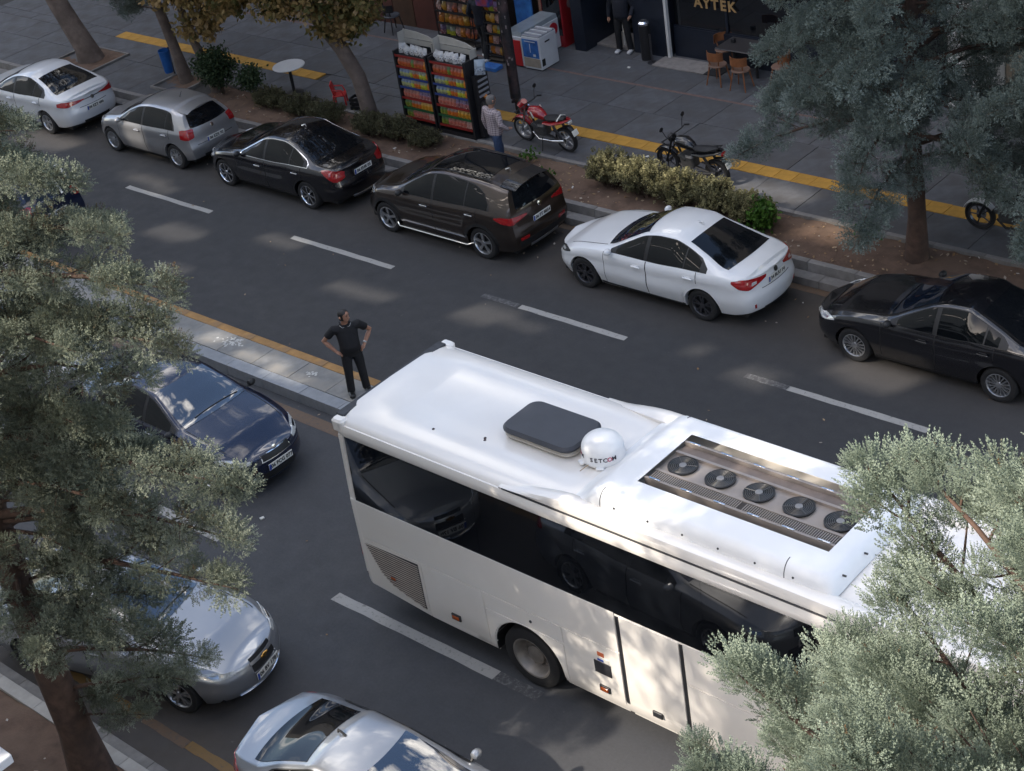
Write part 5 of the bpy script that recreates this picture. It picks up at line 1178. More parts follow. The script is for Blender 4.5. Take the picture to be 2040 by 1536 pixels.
# hedge bushes: many stems fanning up, leaves all along them
hs_T = sprig(6, .9, .5, .30, seed=8)
def bush(label, x, y, rx, ry, h, seed, stems, per=16, m=HEDGE, tipm=None, size=.085, group='low hedge bushes', tint=(.5, .2)):
    rng = np.random.default_rng(seed); root = empty('hedge_bush', (x, y, .29)); tag(root, label, 'bush', group); tr = MB(); PP, DD, TT = [], [], []; P2, D2, T2 = [], [], []
    for k in range(stems):
        a = rng.uniform(0, 6.283); q = math.sqrt(rng.uniform(0, 1)); e = np.array([math.cos(a)*q*rx, math.sin(a)*q*ry, h*(1-.45*q*q)*rng.uniform(.55, 1.1)]); b = e*np.array([.35, .35, 0])
        c = curve(b, e, .06, 5, .05, rng)
        if k % 2 == 0: tr.tube([tuple(v) for v in c], [.008, .007, .006, .005, .003], 4)
        t = rng.uniform(.22, 1.0, per)**.8; ci = t*4; i0 = np.minimum(3, ci.astype(int)); p = c[i0]+(c[i0+1]-c[i0])*(ci-i0)[:, None]+rng.normal(0, .025, (per, 3))
        d = rng.normal(0, .7, (per, 3))+np.array([0, 0, .8])+(e/np.linalg.norm(e))*.5; tb = rng.normal(tint[0], tint[1])
        top = (t > .78) & (tipm is not None)
        PP.append(p[~top]); DD.append(d[~top]); TT.append(np.clip(tb+rng.normal(0, .12, (~top).sum()), 0, 1))
        P2.append(p[top]); D2.append(d[top]); T2.append(np.clip(tb+.1+rng.normal(0, .15, top.sum()), 0, 1))
    tr.build('stems', BARK, root, recalc=False)
    for nm, a_, b_, c_, mm in (('foliage', PP, DD, TT, m), ('tips', P2, D2, T2, tipm)):
        if mm is None: continue
        a_, b_, c_ = np.concatenate(a_), np.concatenate(b_), np.concatenate(c_)
        sprigs(nm, hs_T, a_, b_, size*rng.uniform(.7, 1.3, len(a_)), c_, mm, root, rng)
    return root
for k, (x, y, rx, ry, h) in enumerate([(-20.75, 24.0, .62, .48, .80), (-19.85, 23.95, .66, .50, .78), (-18.95, 23.9, .62, .48, .72), (-18.1, 23.9, .60, .46, .70), (-17.3, 23.85, .58, .42, .58)]):
    bush('hedge bush with painted sunlit tips behind the white saloon, %s from the brown car' % ('first', 'second', 'third', 'fourth', 'fifth')[k], x, y, rx, ry, h, 80+k, 150, 18, HEDGE, HEDGE_SUN, .080, 'hedge bushes with sunlit tips', tint=(.5, .22))
leafy('green_shrub', 'bright green tuft at the right end of the pale hedge', 'bush', (-16.95, 23.75, .29), [(-16.95, 23.75, .25), (-16.95, 23.75, .45)], [.02, .015], [(-16.95, 23.72, .55, .22, .2, .22, .8)], GRASS, BARK, 88, 900, .10, drop=-1.0)
hl_ = [(-31.4, 23.95, .60, .40, .50, 'low dull hedge bush left of the red plastic chair'), (-30.3, 23.9, .66, .42, .52, 'low dull hedge bush in front of the red plastic chair'), (-29.3, 23.85, .60, .40, .48, 'low dull hedge bush just left of the leaning plane trunk'), (-27.7, 23.8, .60, .42, .52, 'low dull hedge bush just right of the leaning plane trunk'), (-26.9, 23.85, .62, .42, .56, 'low dull hedge bush below the left bay of the snack stand'), (-26.0, 23.8, .45, .36, .40, 'small dull hedge bush below the right bay of the snack stand')]
for k, (x, y, rx, ry, h, lb) in enumerate(hl_): bush(lb, x, y, rx, ry, h, 90+k, 130, 15, HEDGE, None, .075, tint=(.42, .2))
# weeds in the soil
for k, (x, y) in enumerate([(-23.2, 24.2), (-22.3, 23.6), (-15.0, 24.3)]):
    leafy('weed', ['green weed in the soil by the motorcycle', 'green weed in the soil behind the brown car', 'green weed in the soil by the spruce trunk'][k], 'weed', (x, y, .29), [(x, y, .27), (x, y, .33)], [.01, .006], [(x, y, .36, .14, .10, .07, .12)], GRASS, BARK, 110+k, 700, .08, drop=-1, limbs=False)

# two unseen trees added in the gap to filter the sun reaching the coach
leafy('plane_tree', 'unseen tree added to filter the sun, nearer the grey block', 'tree', (-14.6, .5, 0), [(-14.6, 0.5, 0), (-14.7, 0.5, 5), (-14.8, 0.4, 9), (-14.7, 0.3, 11)], [.25, .2, .16, .12],
    [(-14.9, .4, 11.2, 1.2, .9, 1.2, .7), (-13.4, .2, 12.8, 1.6, 1.0, 1.5, 2.0), (-14.7, .5, 13.8, 1.3, .9, 1.4, 1.5), (-13.2, .3, 10.8, 1.3, .9, 1.1, .7), (-13.9, .3, 15.6, 1.6, .9, 1.2, 1.6)], PLANE, BARKG, 131, 1500, .17, 'unseen trees added to filter the sun')
leafy('plane_tree', 'unseen tree added to filter the sun, nearer the cream block', 'tree', (-11.3, .5, 0), [(-11.3, 0.5, 0), (-11.3, 0.5, 5), (-11.2, 0.4, 9), (-11.2, 0.3, 11)], [.25, .2, .16, .12],
    [(-11.9, .4, 11.2, 1.4, .9, 1.3, .8), (-11.0, .2, 13.2, 1.7, 1.0, 1.6, 2.0), (-12.3, .5, 14.6, 1.6, .9, 1.4, 1.6), (-10.0, .3, 11.4, 1.3, .9, 1.3, .7), (-11.2, .3, 16.0, 1.6, .9, 1.2, 1.3)], PLANE, BARKG, 132, 1500, .17, 'unseen trees added to filter the sun')
# ================================================================== PEOPLE
def organic(name, mb, voxel, it, m, parent):
    """joins overlapping limbs into one continuous surface"""
    o = mb.build(name, m, parent); rm = o.modifiers.new('remesh', 'REMESH'); rm.mode = 'VOXEL'; rm.voxel_size = voxel; rm.use_smooth_shade = True
    sm = o.modifiers.new('smooth', 'SMOOTH'); sm.iterations = it; sm.factor = .5
    dg = bpy.context.evaluated_depsgraph_get(); dg.update(); me = bpy.data.meshes.new_from_object(o.evaluated_get(dg)); o.modifiers.clear(); o.data = me; me.name = name
    me.materials.clear(); me.materials.append(m)
    for q in me.polygons: q.use_smooth = True
    return o
def rings(mb, R_, n=20):
    """closed loft of ellipses (x, y, z, rx, ry)"""
    A = np.array([[(x+rx*math.cos(a), y+ry*math.sin(a), z) for a in np.linspace(0, 2*math.pi, n+1)] for x, y, z, rx, ry in R_]); mb.grid(A)
    mb.add([tuple(v) for v in A[0][:-1]], [tuple(range(n))[::-1]]); mb.add([tuple(v) for v in A[-1][:-1]], [tuple(range(n))]); return mb
SKIN = pmat('skin', (0.33, 0.17, 0.11), .5, var=.08, scale=20); HAIR = pmat('hair_dark', (0.012, 0.010, 0.009), .6, var=.3, scale=60); HAIRG = pmat('hair_grey', (0.13, 0.12, 0.115), .7, var=.3, scale=60)
def person(label, loc, rz, arms, legs, shirt, trousers, shoes, hair, head_turn=0.0, sleeves='short', belly=0.0, H=1.0, head_tilt=0.0):
    """local axes: faces +x, left is +y. arms/legs: per side list of joint points"""
    r = empty('person', loc, rz); tag(r, label, 'person'); r.scale = (H*1.07, H*1.09, H)
    b = MB(); s = MB(); t = MB()
    rings(b, [(0, 0, .84, .08, .11), (0, 0, .95, .10, .15), (0, 0, 1.08, .095, .135), (0, 0, 1.25, .10, .15), (-.005, 0, 1.36, .10, .165), (-.01, 0, 1.43, .075, .13), (0, 0, 1.47, .055, .06), (.005, 0, 1.57, .055, .055)])
    g = belly
    rings(s, [(.0, 0, .885, .128, .182), (.012+g*.2, 0, .96, .140+g*.35, .185), (.018+g*.4, 0, 1.07, .140+g*.55, .178), (.012+g*.25, 0, 1.19, .138+g*.3, .180), (.0, 0, 1.31, .135, .192), (-.01, 0, 1.395, .118, .188), (-.012, 0, 1.445, .092, .150), (-.008, 0, 1.482, .072, .082), (-.004, 0, 1.500, .066, .070)])
    rings(t, [(0, 0, .82, .10, .15), (0, 0, .90, .118, .172), (0, 0, .985, .115, .165)])
    for sg, q in ((1, 'l'), (-1, 'r')):
        sh_, el, wr, hd = (Vector(v) for v in arms[q])
        inn = Vector((-.01, sg*.10, 1.40))
        b.tube([inn, sh_, (sh_+el)/2, el, (el*2+wr)/3, wr], [.05, .052, .046, .041, .043, .029], 10)
        d = (hd-wr).normalized(); pm = wr+d*.065; lat = Vector((1, 0, 0))-d*d.x; lat = lat.normalized() if lat.length > .1 else Vector((0, 0, 1)); nrm = d.cross(lat)
        b.tube([wr-d*.01, wr+d*.03, pm, pm+d*.025], [.028, .036, .040, .034], 10, sq=.62)
        for o_, ln in ((.030, .062), (.010, .075), (-.010, .070), (-.028, .055)):
            k = pm+lat*o_+d*.015; b.tube([k, k+d*ln*.5, k+d*ln*.85-nrm*sg*.018], [.0115, .0105, .0085], 6)
        k = wr+d*.025+lat*.022; b.tube([k, k+d*.03+lat*.030, k+d*.062+lat*.036], [.014, .0125, .009], 6)
        if sleeves == 'short': e_ = sh_+(el-sh_)*.62; s.tube([Vector((-.01, sg*.10, 1.385)), sh_, e_], [.085, .078, .074], 12)
        else: s.tube([Vector((-.01, sg*.10, 1.385)), sh_, (sh_+el)/2, el, (el+wr)/2, wr], [.085, .074, .066, .060, .052, .042], 12)
        hp, kn, an = (Vector(v) for v in legs[q])
        b.tube([hp, kn, an, an-Vector((0, 0, .03))], [.075, .055, .040, .040], 10)
        t.tube([hp+Vector((0, -sg*.01, .0)), (hp+kn)/2, kn, (kn+an)/2, Vector((an.x, an.y, .045))], [.100, .090, .076, .072, .070], 14)
        MB().rbox((an.x+.06, an.y+sg*.012, .042), (.28, .10, .084), .047, n=4).build('shoe', shoes, r)
    # head: skull, jaw, nose, ears, turned on the neck
    hm = Matrix.Translation((.015, 0, 1.655)) @ Matrix.Rotation(head_turn, 4, 'Z') @ Matrix.Rotation(head_tilt, 4, 'Y')
    f = MB(); f.lathe([(0, -.128), (.043, -.120), (.064, -.088), (.076, -.03), (.082, .03), (.077, .075), (.05, .107), (0, .118)], c=(.012, 0, 0), n=20); f.v = [(x*1.15, y*.94, z) for x, y, z in f.v]
    f.tube([(.090, 0, .032), (.116, 0, -.020), (.096, 0, -.034)], [.010, .017, .013], 8)
    for sg in (-1, 1): f.tube([(-.002, sg*.070, .028), (-.010, sg*.092, .016), (-.006, sg*.078, -.032)], [.014, .020, .012], 8)
    f.tube([(.086, -.028, -.064), (.098, 0, -.066), (.086, .028, -.064)], [.008, .010, .008], 6)
    b.add([tuple(hm @ Vector(v)) for v in f.v], f.f)
    organic('body', b, .0075, 3, SKIN, r); organic('shirt', s, .013, 5, shirt, r); organic('trousers', t, .013, 5, trousers, r)
    ft = MB()
    for sg in (-1, 1): ft.rbox((.099, sg*.031, .020), (.010, .022, .009), .004).rbox((.101, sg*.032, .042), (.010, .038, .009), .003)
    ft.v = [tuple(hm @ Vector(v)) for v in ft.v]; tag(ft.build('eyes_and_brows', pmat('features_dark', (.03, .016, .012), .5, var=.1), r), kind='stuff')
    hh = MB(); hh.lathe([(.078, -.06), (.086, -.01), (.0885, .04), (.084, .08), (.060, .112), (.03, .126), (0, .129)], c=(.002, 0, 0), n=28)
    hh.v = [tuple(hm @ Vector((min(x*1.14, .045+max(0, z-.04)*1.0) if x > .03 else x*1.14, y*.97, z))) for x, y, z in hh.v]
    hh.build('hair', hair, r)
    return r
st_legs = dict(l=((.0, .095, .88), (.02, .115, .50), (-.02, .135, .085)), r=((.0, -.095, .88), (.02, -.115, .50), (-.02, -.135, .085)))
SHB = pmat('polo_black', (0.007, 0.007, 0.009), .85, var=.3, scale=14, bump=.8, bscale=9); TRB = pmat('trousers_black', (0.008, 0.008, 0.010), .85, var=.3, scale=14, bump=.8, bscale=10); SHOE = pmat('shoe_black', (.012, .012, .012), .4, var=.2); SHOEW = pmat('shoe_white', (.5, .5, .5), .6, var=.1)
hips = dict(l=((-.01, .205, 1.425), (-.10, .40, 1.19), (.035, .245, .985), (.10, .17, .93)), r=((-.01, -.205, 1.425), (-.10, -.40, 1.19), (.035, -.245, .985), (.10, -.17, .93)))
m1 = person('man in a black polo shirt standing on the median with hands on hips', (-20.02, 15.72, .205), math.atan2(-15.7, 20.0)+.10, hips, st_legs, SHB, TRB, SHOE, HAIR, head_turn=.75, belly=.06, H=.945)
cl_ = MB()
for sg in (-1, 1): cl_.tube([(.055, sg*.012, 1.455), (.075, sg*.05, 1.475), (.03, sg*.085, 1.512), (-.04, sg*.08, 1.525)], [.012, .014, .014, .012], 6)
cl_.build('collar', SHB, m1); c2 = MB()
for sg in (-1, 1): c2.tube([(.066, sg*.02, 1.448), (.088, sg*.062, 1.465), (.045, sg*.098, 1.500)], [.004]*3, 5)
c2.build('collar_trim', pmat('trim_grey', (.45, .45, .45), .6, var=.05), m1)
MB().lathe([(.034, -.014), (.039, 0), (.034, .014)], c=(.012, .268, 1.02), axis=(.8, -.9, -1.2), n=14).build('watch', pmat('watch_silver', (.65, .65, .62), .25, .6, var=.05), m1)
# checked shirt, seen from behind
def checks():
    m = pmat('shirt_checked', (.40, .33, .34), .85); t = m.node_tree; b = t.nodes['Principled BSDF']; co = t.nodes.new('ShaderNodeTexCoord'); sx = t.nodes.new('ShaderNodeSeparateXYZ'); t.links.new(co.outputs['Object'], sx.inputs[0]); prev = None
    for ax_ in ('Y', 'Z'):
        a = t.nodes.new('ShaderNodeMath'); a.operation = 'MULTIPLY'; a.inputs[1].default_value = 21; t.links.new(sx.outputs[ax_], a.inputs[0]); f = t.nodes.new('ShaderNodeMath'); f.operation = 'FRACT'; t.links.new(a.outputs[0], f.inputs[0]); l_ = t.nodes.new('ShaderNodeMath'); l_.operation = 'LESS_THAN'; l_.inputs[1].default_value = .38; t.links.new(f.outputs[0], l_.inputs[0])
        if prev is None: prev = l_
        else:
            ad = t.nodes.new('ShaderNodeMath'); ad.operation = 'ADD'; t.links.new(prev.outputs[0], ad.inputs[0]); t.links.new(l_.outputs[0], ad.inputs[1]); prev = ad
    h = t.nodes.new('ShaderNodeMath'); h.operation = 'MULTIPLY'; h.inputs[1].default_value = .5; t.links.new(prev.outputs[0], h.inputs[0])
    r = t.nodes.new('ShaderNodeValToRGB'); r.color_ramp.elements[0].color = (.40, .34, .35, 1); r.color_ramp.elements[1].color = (.13, .10, .12, 1); t.links.new(h.outputs[0], r.inputs[0]); t.links.new(r.outputs[0], b.inputs['Base Color']); return m
JEAN = pmat('jeans', (0.028, 0.050, 0.105), .85, var=.3, scale=12, bump=.8, bscale=10)
down = dict(l=((-.01, .205, 1.425), (-.04, .285, 1.16), (.12, .27, .98), (.19, .25, .93)), r=((-.01, -.205, 1.425), (-.03, -.29, 1.15), (.02, -.30, .90), (.04, -.29, .82)))
downl = dict(l=((-.01, .205, 1.425), (-.03, .27, 1.16), (.02, .28, .92), (.04, .27, .84)), r=((-.01, -.205, 1.425), (-.04, -.30, 1.18), (.12, -.30, 1.02), (.2, -.26, 1.02)))
walk = dict(l=((.02, .09, .88), (.14, .10, .50), (.12, .11, .085)), r=((-.02, -.09, .88), (-.05, -.10, .50), (-.18, -.11, .10)))
person('man in a checked shirt and jeans walking past the snack stand, seen from behind', (-23.5, 23.55, .29), R(78), downl, walk, checks(), JEAN, SHOE, HAIRG, sleeves='long', belly=.04, H=.985)
JKT = pmat('jacket_navy', (0.008, 0.010, 0.018), .85, var=.25, scale=14)
person('man in dark clothes stepping between the snack racks of the market', (-28.15, 28.35, ZP), R(100), down, walk, JKT, TRB, SHOEW, HAIR, sleeves='long', H=1.02)
person('person in dark clothes standing in the doorway by the dark pillar', (-25.0, 29.93, ZP), R(-75), down, st_legs, JKT, TRB, SHOEW, HAIR, sleeves='long')
# ================================================================== STREET THINGS
# ---- snack stand with two bays, its packets and bags
STB = pmat('stand_black', (0.012, 0.012, 0.014), .5, var=.15); STR = pmat('shelf_red', (0.20, 0.015, 0.012), .5, var=.15); STBL = pmat('shelf_blue', (0.02, 0.04, 0.16), .5, var=.15); STG = pmat('shelf_green', (0.015, 0.08, 0.03), .5, var=.15); STW = pmat('header_cream', (0.42, 0.40, 0.36), .55, var=.06)
stand = empty('snack_stand', (-26.1, 24.7, ZP)); tag(stand, 'black two bay snack stand with red shelves and cream headers on the pavement edge', 'display stand')
BAYS = [(-27.23, -26.19), (-26.13, -25.02)]
ROWZ = [1.50, 1.245, 1.0, .735, .49, .25]
for bi, (xa, xb) in enumerate(BAYS):
    X_ = lambda x: x+26.1
    MB().bb(X_(xa), X_(xa)+.05, -.26, .22, 0, 1.86).build('side_panel', STB, stand); MB().bb(X_(xb)-.05, X_(xb), -.26, .22, 0, 1.86).build('side_panel', STB, stand)
    MB().bb(X_(xa)+.05, X_(xb)-.05, .19, .22, .05, 1.86).build('back_panel', STB, stand); MB().bb(X_(xa)+.05, X_(xb)-.05, -.25, .19, .0, .12).build('plinth', STB, stand)
    for k, z in enumerate(ROWZ+[1.765]):
        m_ = STBL if k in (1, 2) else STG if k == 4 else STR
        sh_ = MB().bb(X_(xa)+.05, X_(xb)-.05, -.25, .19, z-.025, z-.01).build('shelf', STB, stand); MB().bb(X_(xa)+.05, X_(xb)-.05, -.265, -.25, z-.035, z+.018).build('shelf_edge', m_, sh_)
    w = xb-xa; pts = [(0, 0), (w, 0), (w, .15), (w*.75, .26), (w*.4, .32), (0, .34)]
    MB().prism(pts, (X_(xa), .17, 1.88), (1, 0, 0), (0, 0, 1), (0, .02, 0)).build('header', STW, stand)
    for x in (xa, xb-.02): MB().bb(X_(x), X_(x)+.02, -.02, .20, 1.86, 2.20 if x == xa else 2.06).build('header_wing', STW, stand)
    MB().bb(X_(xa)+.03, X_(xb)-.03, .155, .168, 2.02, 2.03).build('header_rail', CHROME, stand)
def packmat(name, c1, c2, c3):
    m = pmat('packet_'+name, c1, .35); t = m.node_tree; b = t.nodes['Principled BSDF']; co = t.nodes.new('ShaderNodeTexCoord'); s = t.nodes.new('ShaderNodeSeparateXYZ'); t.links.new(co.outputs['Object'], s.inputs[0])
    r = t.nodes.new('ShaderNodeMapRange'); r.inputs[1].default_value = .10; r.inputs[2].default_value = .135; t.links.new(s.outputs['Z'], r.inputs[0])
    v = t.nodes.new('ShaderNodeTexVoronoi'); v.inputs['Scale'].default_value = 26; t.links.new(co.outputs['Object'], v.inputs['Vector']); cr = t.nodes.new('ShaderNodeMapRange'); cr.inputs[1].default_value = .25; cr.inputs[2].default_value = .45; t.links.new(v.outputs['Distance'], cr.inputs[0])
    a = t.nodes.new('ShaderNodeMix'); a.data_type = 'RGBA'; a.inputs[6].default_value = (*c3, 1); a.inputs[7].default_value = (*c2, 1); t.links.new(cr.outputs[0], a.inputs[0])
    q = t.nodes.new('ShaderNodeMix'); q.data_type = 'RGBA'; q.inputs[7].default_value = (*c1, 1); t.links.new(r.outputs[0], q.inputs[0]); t.links.new(a.outputs[2], q.inputs[6]); t.links.new(q.outputs[2], b.inputs['Base Color']); return m
PK = dict(red=packmat('red', (.30, .10, .07), (.42, .09, .03), (.50, .20, .05)), green=packmat('green', (.09, .16, .06), (.16, .20, .03), (.40, .22, .04)), orange=packmat('orange', (.48, .17, .03), (.52, .16, .02), (.50, .28, .05)),
    blue=packmat('blue', (.18, .24, .36), (.35, .36, .16), (.06, .10, .30)), lime=packmat('lime', (.24, .26, .20), (.45, .42, .04), (.14, .24, .04)), flame=packmat('orange_red', (.24, .17, .14), (.50, .12, .02), (.48, .26, .03)), salmon=packmat('salmon', (.34, .13, .10), (.45, .13, .09), (.58, .30, .24)), purple=packmat('purple', (.14, .09, .17), (.30, .11, .11), (.55, .42, .40)), yellow=packmat('yellow', (.50, .30, .07), (.50, .22, .02), (.52, .32, .05)), pink=packmat('pink', (.40, .24, .20), (.46, .24, .20), (.6, .5, .45)))
def packmesh(w, h, d):
    b = MB(); A = []
    for t, k in ((0, .06), (.1, .25), (.35, .95), (.65, 1.0), (.9, .3), (1, .06)):
        A.append([(-w/2, 0, h*t), (-w*.25, -d*.8*k, h*t), (w*.25, -d*.8*k, h*t), (w/2, 0, h*t)])
    b.grid(A); b.grid([[(x, d*.15, z) for x, y, z in r_] for r_ in A], flip=True); return b
pk_me = packmesh(.105, .20, .05).build('snack_packet', PK['red']); base_me = pk_me.data; bpy.data.objects.remove(pk_me); PKME = {}
for k in PK: PKME[k] = base_me.copy(); PKME[k].materials.clear(); PKME[k].materials.append(PK[k])
ROWS = [['red']*4+['green']+['red']*3+['orange'], ['blue']*3+['lime']+['flame']*2+['lime']*2+['orange'], ['blue']*3+['lime']+['flame']*2+['lime']*2+['orange'], ['salmon']*5+['purple']*4, ['green']*2+['flame']*3+['yellow']*4, ['green']*2+['salmon']*5+['pink']*2]
ORD = ['top', 'second', 'third', 'fourth', 'fifth', 'bottom']; BN = ['left', 'right']
CN = dict(flame='orange and red', lime='lime and yellow', blue='blue and grey')
for bi, (xa, xb) in enumerate(BAYS):
    for ri, row in enumerate(ROWS):
        st_ = (xb-xa-.12)/9
        for k, c in enumerate(row):
            o = place('snack_packet', PKME[c], None, (xa+.06+st_*(k+.5), 24.50+random.uniform(-.008, .008), ZP+ROWZ[ri]-.008), (-.10+random.uniform(-.03, .03), random.uniform(-.04, .04), random.uniform(-.08, .08)))
            n = CN.get(c, c); lb = '%s snack packet, %s shelf, %s bay of the snack stand' % (n, ORD[ri], BN[bi])
            tag(o, lb, 'snack packet', 'snack packets on the stand')
BAGW = packmat('white_bag', (.48, .48, .48), (.55, .55, .55), (.08, .08, .11)); bw = packmesh(.17, .23, .09).build('crisp_bag', BAGW); bme = bw.data; bpy.data.objects.remove(bw)
for bi, (xa, xb) in enumerate(BAYS):
    for k in range(6):
        o = place('crisp_bag', bme, None, (xa+.13+k*.155, 24.58+random.uniform(-.03, .03), ZP+1.755), (-.35+random.uniform(-.2, .2), random.uniform(-.25, .25), random.uniform(-.4, .4))); tag(o, 'white crisp bag heaped on top of the %s bay of the snack stand' % BN[bi], 'crisp bag', 'white bags on top of the stand')
# side display with hanging silver bag
sd_ = empty('side_rack', (-24.93, 24.78, ZP)); tag(sd_, 'narrow black side rack hooked to the right end of the snack stand', 'display rack')
MB().bb(-.06, .06, -.2, .2, .05, 1.5).build('board', STB, sd_); MB().bb(.06, .075, -.16, .16, 1.0, 1.05).bb(.06, .075, -.16, .16, 1.12, 1.17).bb(.06, .075, -.16, .16, 1.24, 1.29).bb(.06, .075, -.14, .16, 1.36, 1.41).build('lettering_bars', pmat('grey_print', (.25, .26, .28), .6, var=.1), sd_)
MB().tube([(.02, -.08, .52), (.10, -.1, .62), (.09, -.05, .86), (.02, 0, .9)], [.05, .10, .09, .04], 8).build('hanging_bag', pmat('bag_black', (.02, .018, .018), .4, var=.3), sd_); MB().tube([(.07, .04, .92), (.09, .0, 1.0)], .045, 8).build('hanging_bag', PK['orange'], sd_)
gb_ = MB()
for k in range(14): gb_.rbox((random.uniform(-.05, .12), random.uniform(-.16, .16), random.uniform(.05, .42)), (.07, .09, .10), .02)
gb_.build('green_packets', pmat('green_pack', (.02, .10, .05), .4, var=.3, scale=20), sd_)
o = place('crisp_bag', bme.copy(), None, (-24.84, 24.72, ZP+1.52), (-.1, .1, .8)); o.scale = (1.4, 1.4, 1.5); o.data.materials.clear(); o.data.materials.append(packmat('silver_bag', (.30, .36, .42), (.42, .48, .55), (.12, .17, .24))); tag(o, 'large silver blue bag hanging at the right end of the snack stand', 'crisp bag')

# ---- market goods
def goods_rack(name, label, x0, x1, y, z0, zs, cols, seed, d=.28, wheels=False):
    rng = random.Random(seed); r = empty(name, ((x0+x1)/2, y, ZP)); tag(r, label, 'display rack'); w = x1-x0
    for x in (-w/2, w/2): MB().tube([(x, -d/2, .05), (x, -d/2+.08, zs[-1]+.35)], .015, 6).tube([(x, d/2, .05), (x, d/2, zs[-1]+.35)], .015, 6).build('upright', STB, r)
    for z in zs: MB().bb(-w/2, w/2, -d/2, d/2, z-.015, z).bb(-w/2, w/2, -d/2-.01, -d/2, z-.015, z+.03).build('shelf', STB, r)
    MB().bb(-w/2, w/2, -d/2, d/2, .06, .12).build('base', pmat('rack_base', (.10, .085, .07), .6, var=.2), r)
    if wheels:
        for x in (-w/2+.05, w/2-.05): MB().lathe([(.03, -.015), (.03, .015)], c=(x, -d/2+.03, .035), axis=(1, 0, 0), n=10).build('castor', STB, r)
    for zi, z in enumerate(zs):
        n = max(2, int(w/.16))
        for k in range(n):
            c = rng.choice(cols); o = place('crisp_bag', PKBIG[c], None, (x0+w*(k+.5)/n, y-.04+rng.uniform(-.03, .03), ZP+z), (-.15+rng.uniform(-.1, .1), rng.uniform(-.12, .12), rng.uniform(-.3, .3)))
            tag(o, '%s crisp bag, %s shelf up, on the %s' % (CN.get(c, c), ('first', 'second', 'third', 'fourth', 'fifth', 'sixth')[zi], name.replace('_', ' ')), 'crisp bag', 'crisp bags on the '+name.replace('_', ' '))
    return r
pb = packmesh(.16, .24, .08).build('crisp_bag', PK['red']); pbm = pb.data; bpy.data.objects.remove(pb); PKBIG = {}
for k in PK: PKBIG[k] = pbm.copy(); PKBIG[k].materials.clear(); PKBIG[k].materials.append(PK[k])
goods_rack('wheeled_crisp_rack', 'wheeled rack of crisp bags by the market, left of the man in dark clothes', -30.0, -28.75, 28.75, 0, [.28, .60, .92, 1.24, 1.56], ['red', 'yellow', 'orange', 'pink', 'purple', 'lime'], 5, wheels=True)
goods_rack('slim_crisp_rack', 'slim rack of packets behind the dark street pole', -27.95, -27.45, 28.35, 0, [.18, .46, .74, 1.02, 1.32], ['yellow', 'lime', 'purple', 'red', 'orange', 'pink'], 6)
BLUE_ = pmat('poster_blue', (.03, .11, .34), .4, var=.35, scale=7, col2=(.05, .2, .5)); REDC = pmat('cooler_red', (.24, .012, .016), .35, var=.1, scale=3); WHF = pmat('freezer_white', (.56, .57, .59), .4, var=.04); GRYT = pmat('freezer_grey', (.24, .25, .27), .25, var=.1)
tr_ = MB().rbox((-27.55, 27.85, ZP+.05), (.5, .3, .1), .02).build('price_tray', BLUE_); tag(tr_, 'flat blue tray on the ground beside the dark pole', 'tray')
bx_ = MB().rbox((-27.75, 28.15, ZP+1.62), (.42, .2, .22), .02).build('sweet_box', pmat('box_blue', (.04, .06, .22), .5, var=.5, scale=12, col2=(.35, .04, .05))); tag(bx_, 'blue and red sweet box on top of the slim packet rack', 'box')
fz = empty('chest_freezer', (-26.47, 28.52, ZP)); tag(fz, 'small white chest freezer with a blue poster on its end', 'freezer')
MB().rbox((0, 0, .43), (.56, .66, .82), .03).build('cabinet', WHF, fz); MB().rbox((0, 0, .855), (.54, .64, .03), .02).build('lid', GRYT, fz); MB().bb(-.26, .26, -.20, -.17, .87, .89).bb(-.26, .26, .0, .03, .87, .89).bb(-.26, .26, .2, .23, .87, .89).build('lid_rail', WHF, fz)
MB().rbox((-.01, -.337, .55), (.50, .012, .46), .004).build('poster', BLUE_, fz); MB().bb(-.03, -.01, -.346, -.343, .45, .68).bb(.06, .14, -.346, -.343, .36, .42).bb(-.18, .16, -.346, -.343, .72, .74).build('poster_print', WHF, fz); MB().rbox((0, -.336, .19), (.52, .012, .22), .004).build('vent_panel', pmat('vent_tan', (.30, .26, .21), .6, var=.15), fz); MB().bb(.281, .284, -.12, .06, .66, .70).build('label_strip', DARK, fz)
MB().rbox((.279, -.24, .2), (.012, .12, .18), .004).build('side_vent', DARK, fz)
lf = empty('chest_freezer', (-27.05, 28.95, ZP)); tag(lf, 'long red and white ice cream freezer with a glass top', 'freezer')
MB().rbox((0, 0, .40), (.56, 1.45, .76), .03).build('cabinet', WHF, lf); MB().rbox((-.0, -.733, .36), (.46, .014, .66), .02).build('front_panel', pmat('freezer_red', (.42, .02, .02), .35, var=.08), lf)
MB().box((0, 0, .83), (.54, 1.42, .10), taper=(.9, .96)).build('glass_top', pmat('freezer_glass', (.22, .25, .27), .08, spec=.8, var=.15, scale=3), lf); MB().lathe([(.2, 0), (.2, .012), (0, .012)], c=(.281, -.15, .55), axis=(1, 0, 0), n=20).lathe([(.16, 0), (.16, .012), (0, .012)], c=(.281, .45, .55), axis=(1, 0, 0), n=20).build('round_emblem', pmat('emblem_red', (.40, .02, .03), .4, var=.1), lf)
ck = empty('drinks_cooler', (-26.95, 29.95, ZP)); tag(ck, 'tall dark red drinks cooler at the end of the market front', 'cooler')
MB().rbox((0, 0, 1.0), (.66, .66, 2.0), .02).build('cabinet', REDC, ck); MB().lathe([(.10, 0), (.125, .004), (.125, .008), (.10, .008)], c=(.331, .02, 1.05), axis=(1, 0, 0), n=20).build('oval_mark', pmat('mark_grey', (.28, .20, .20), .5, var=.1), ck); MB().rbox((0, -.335, 1.1), (.58, .012, 1.6), .01).build('glass_door', GLASS, ck)
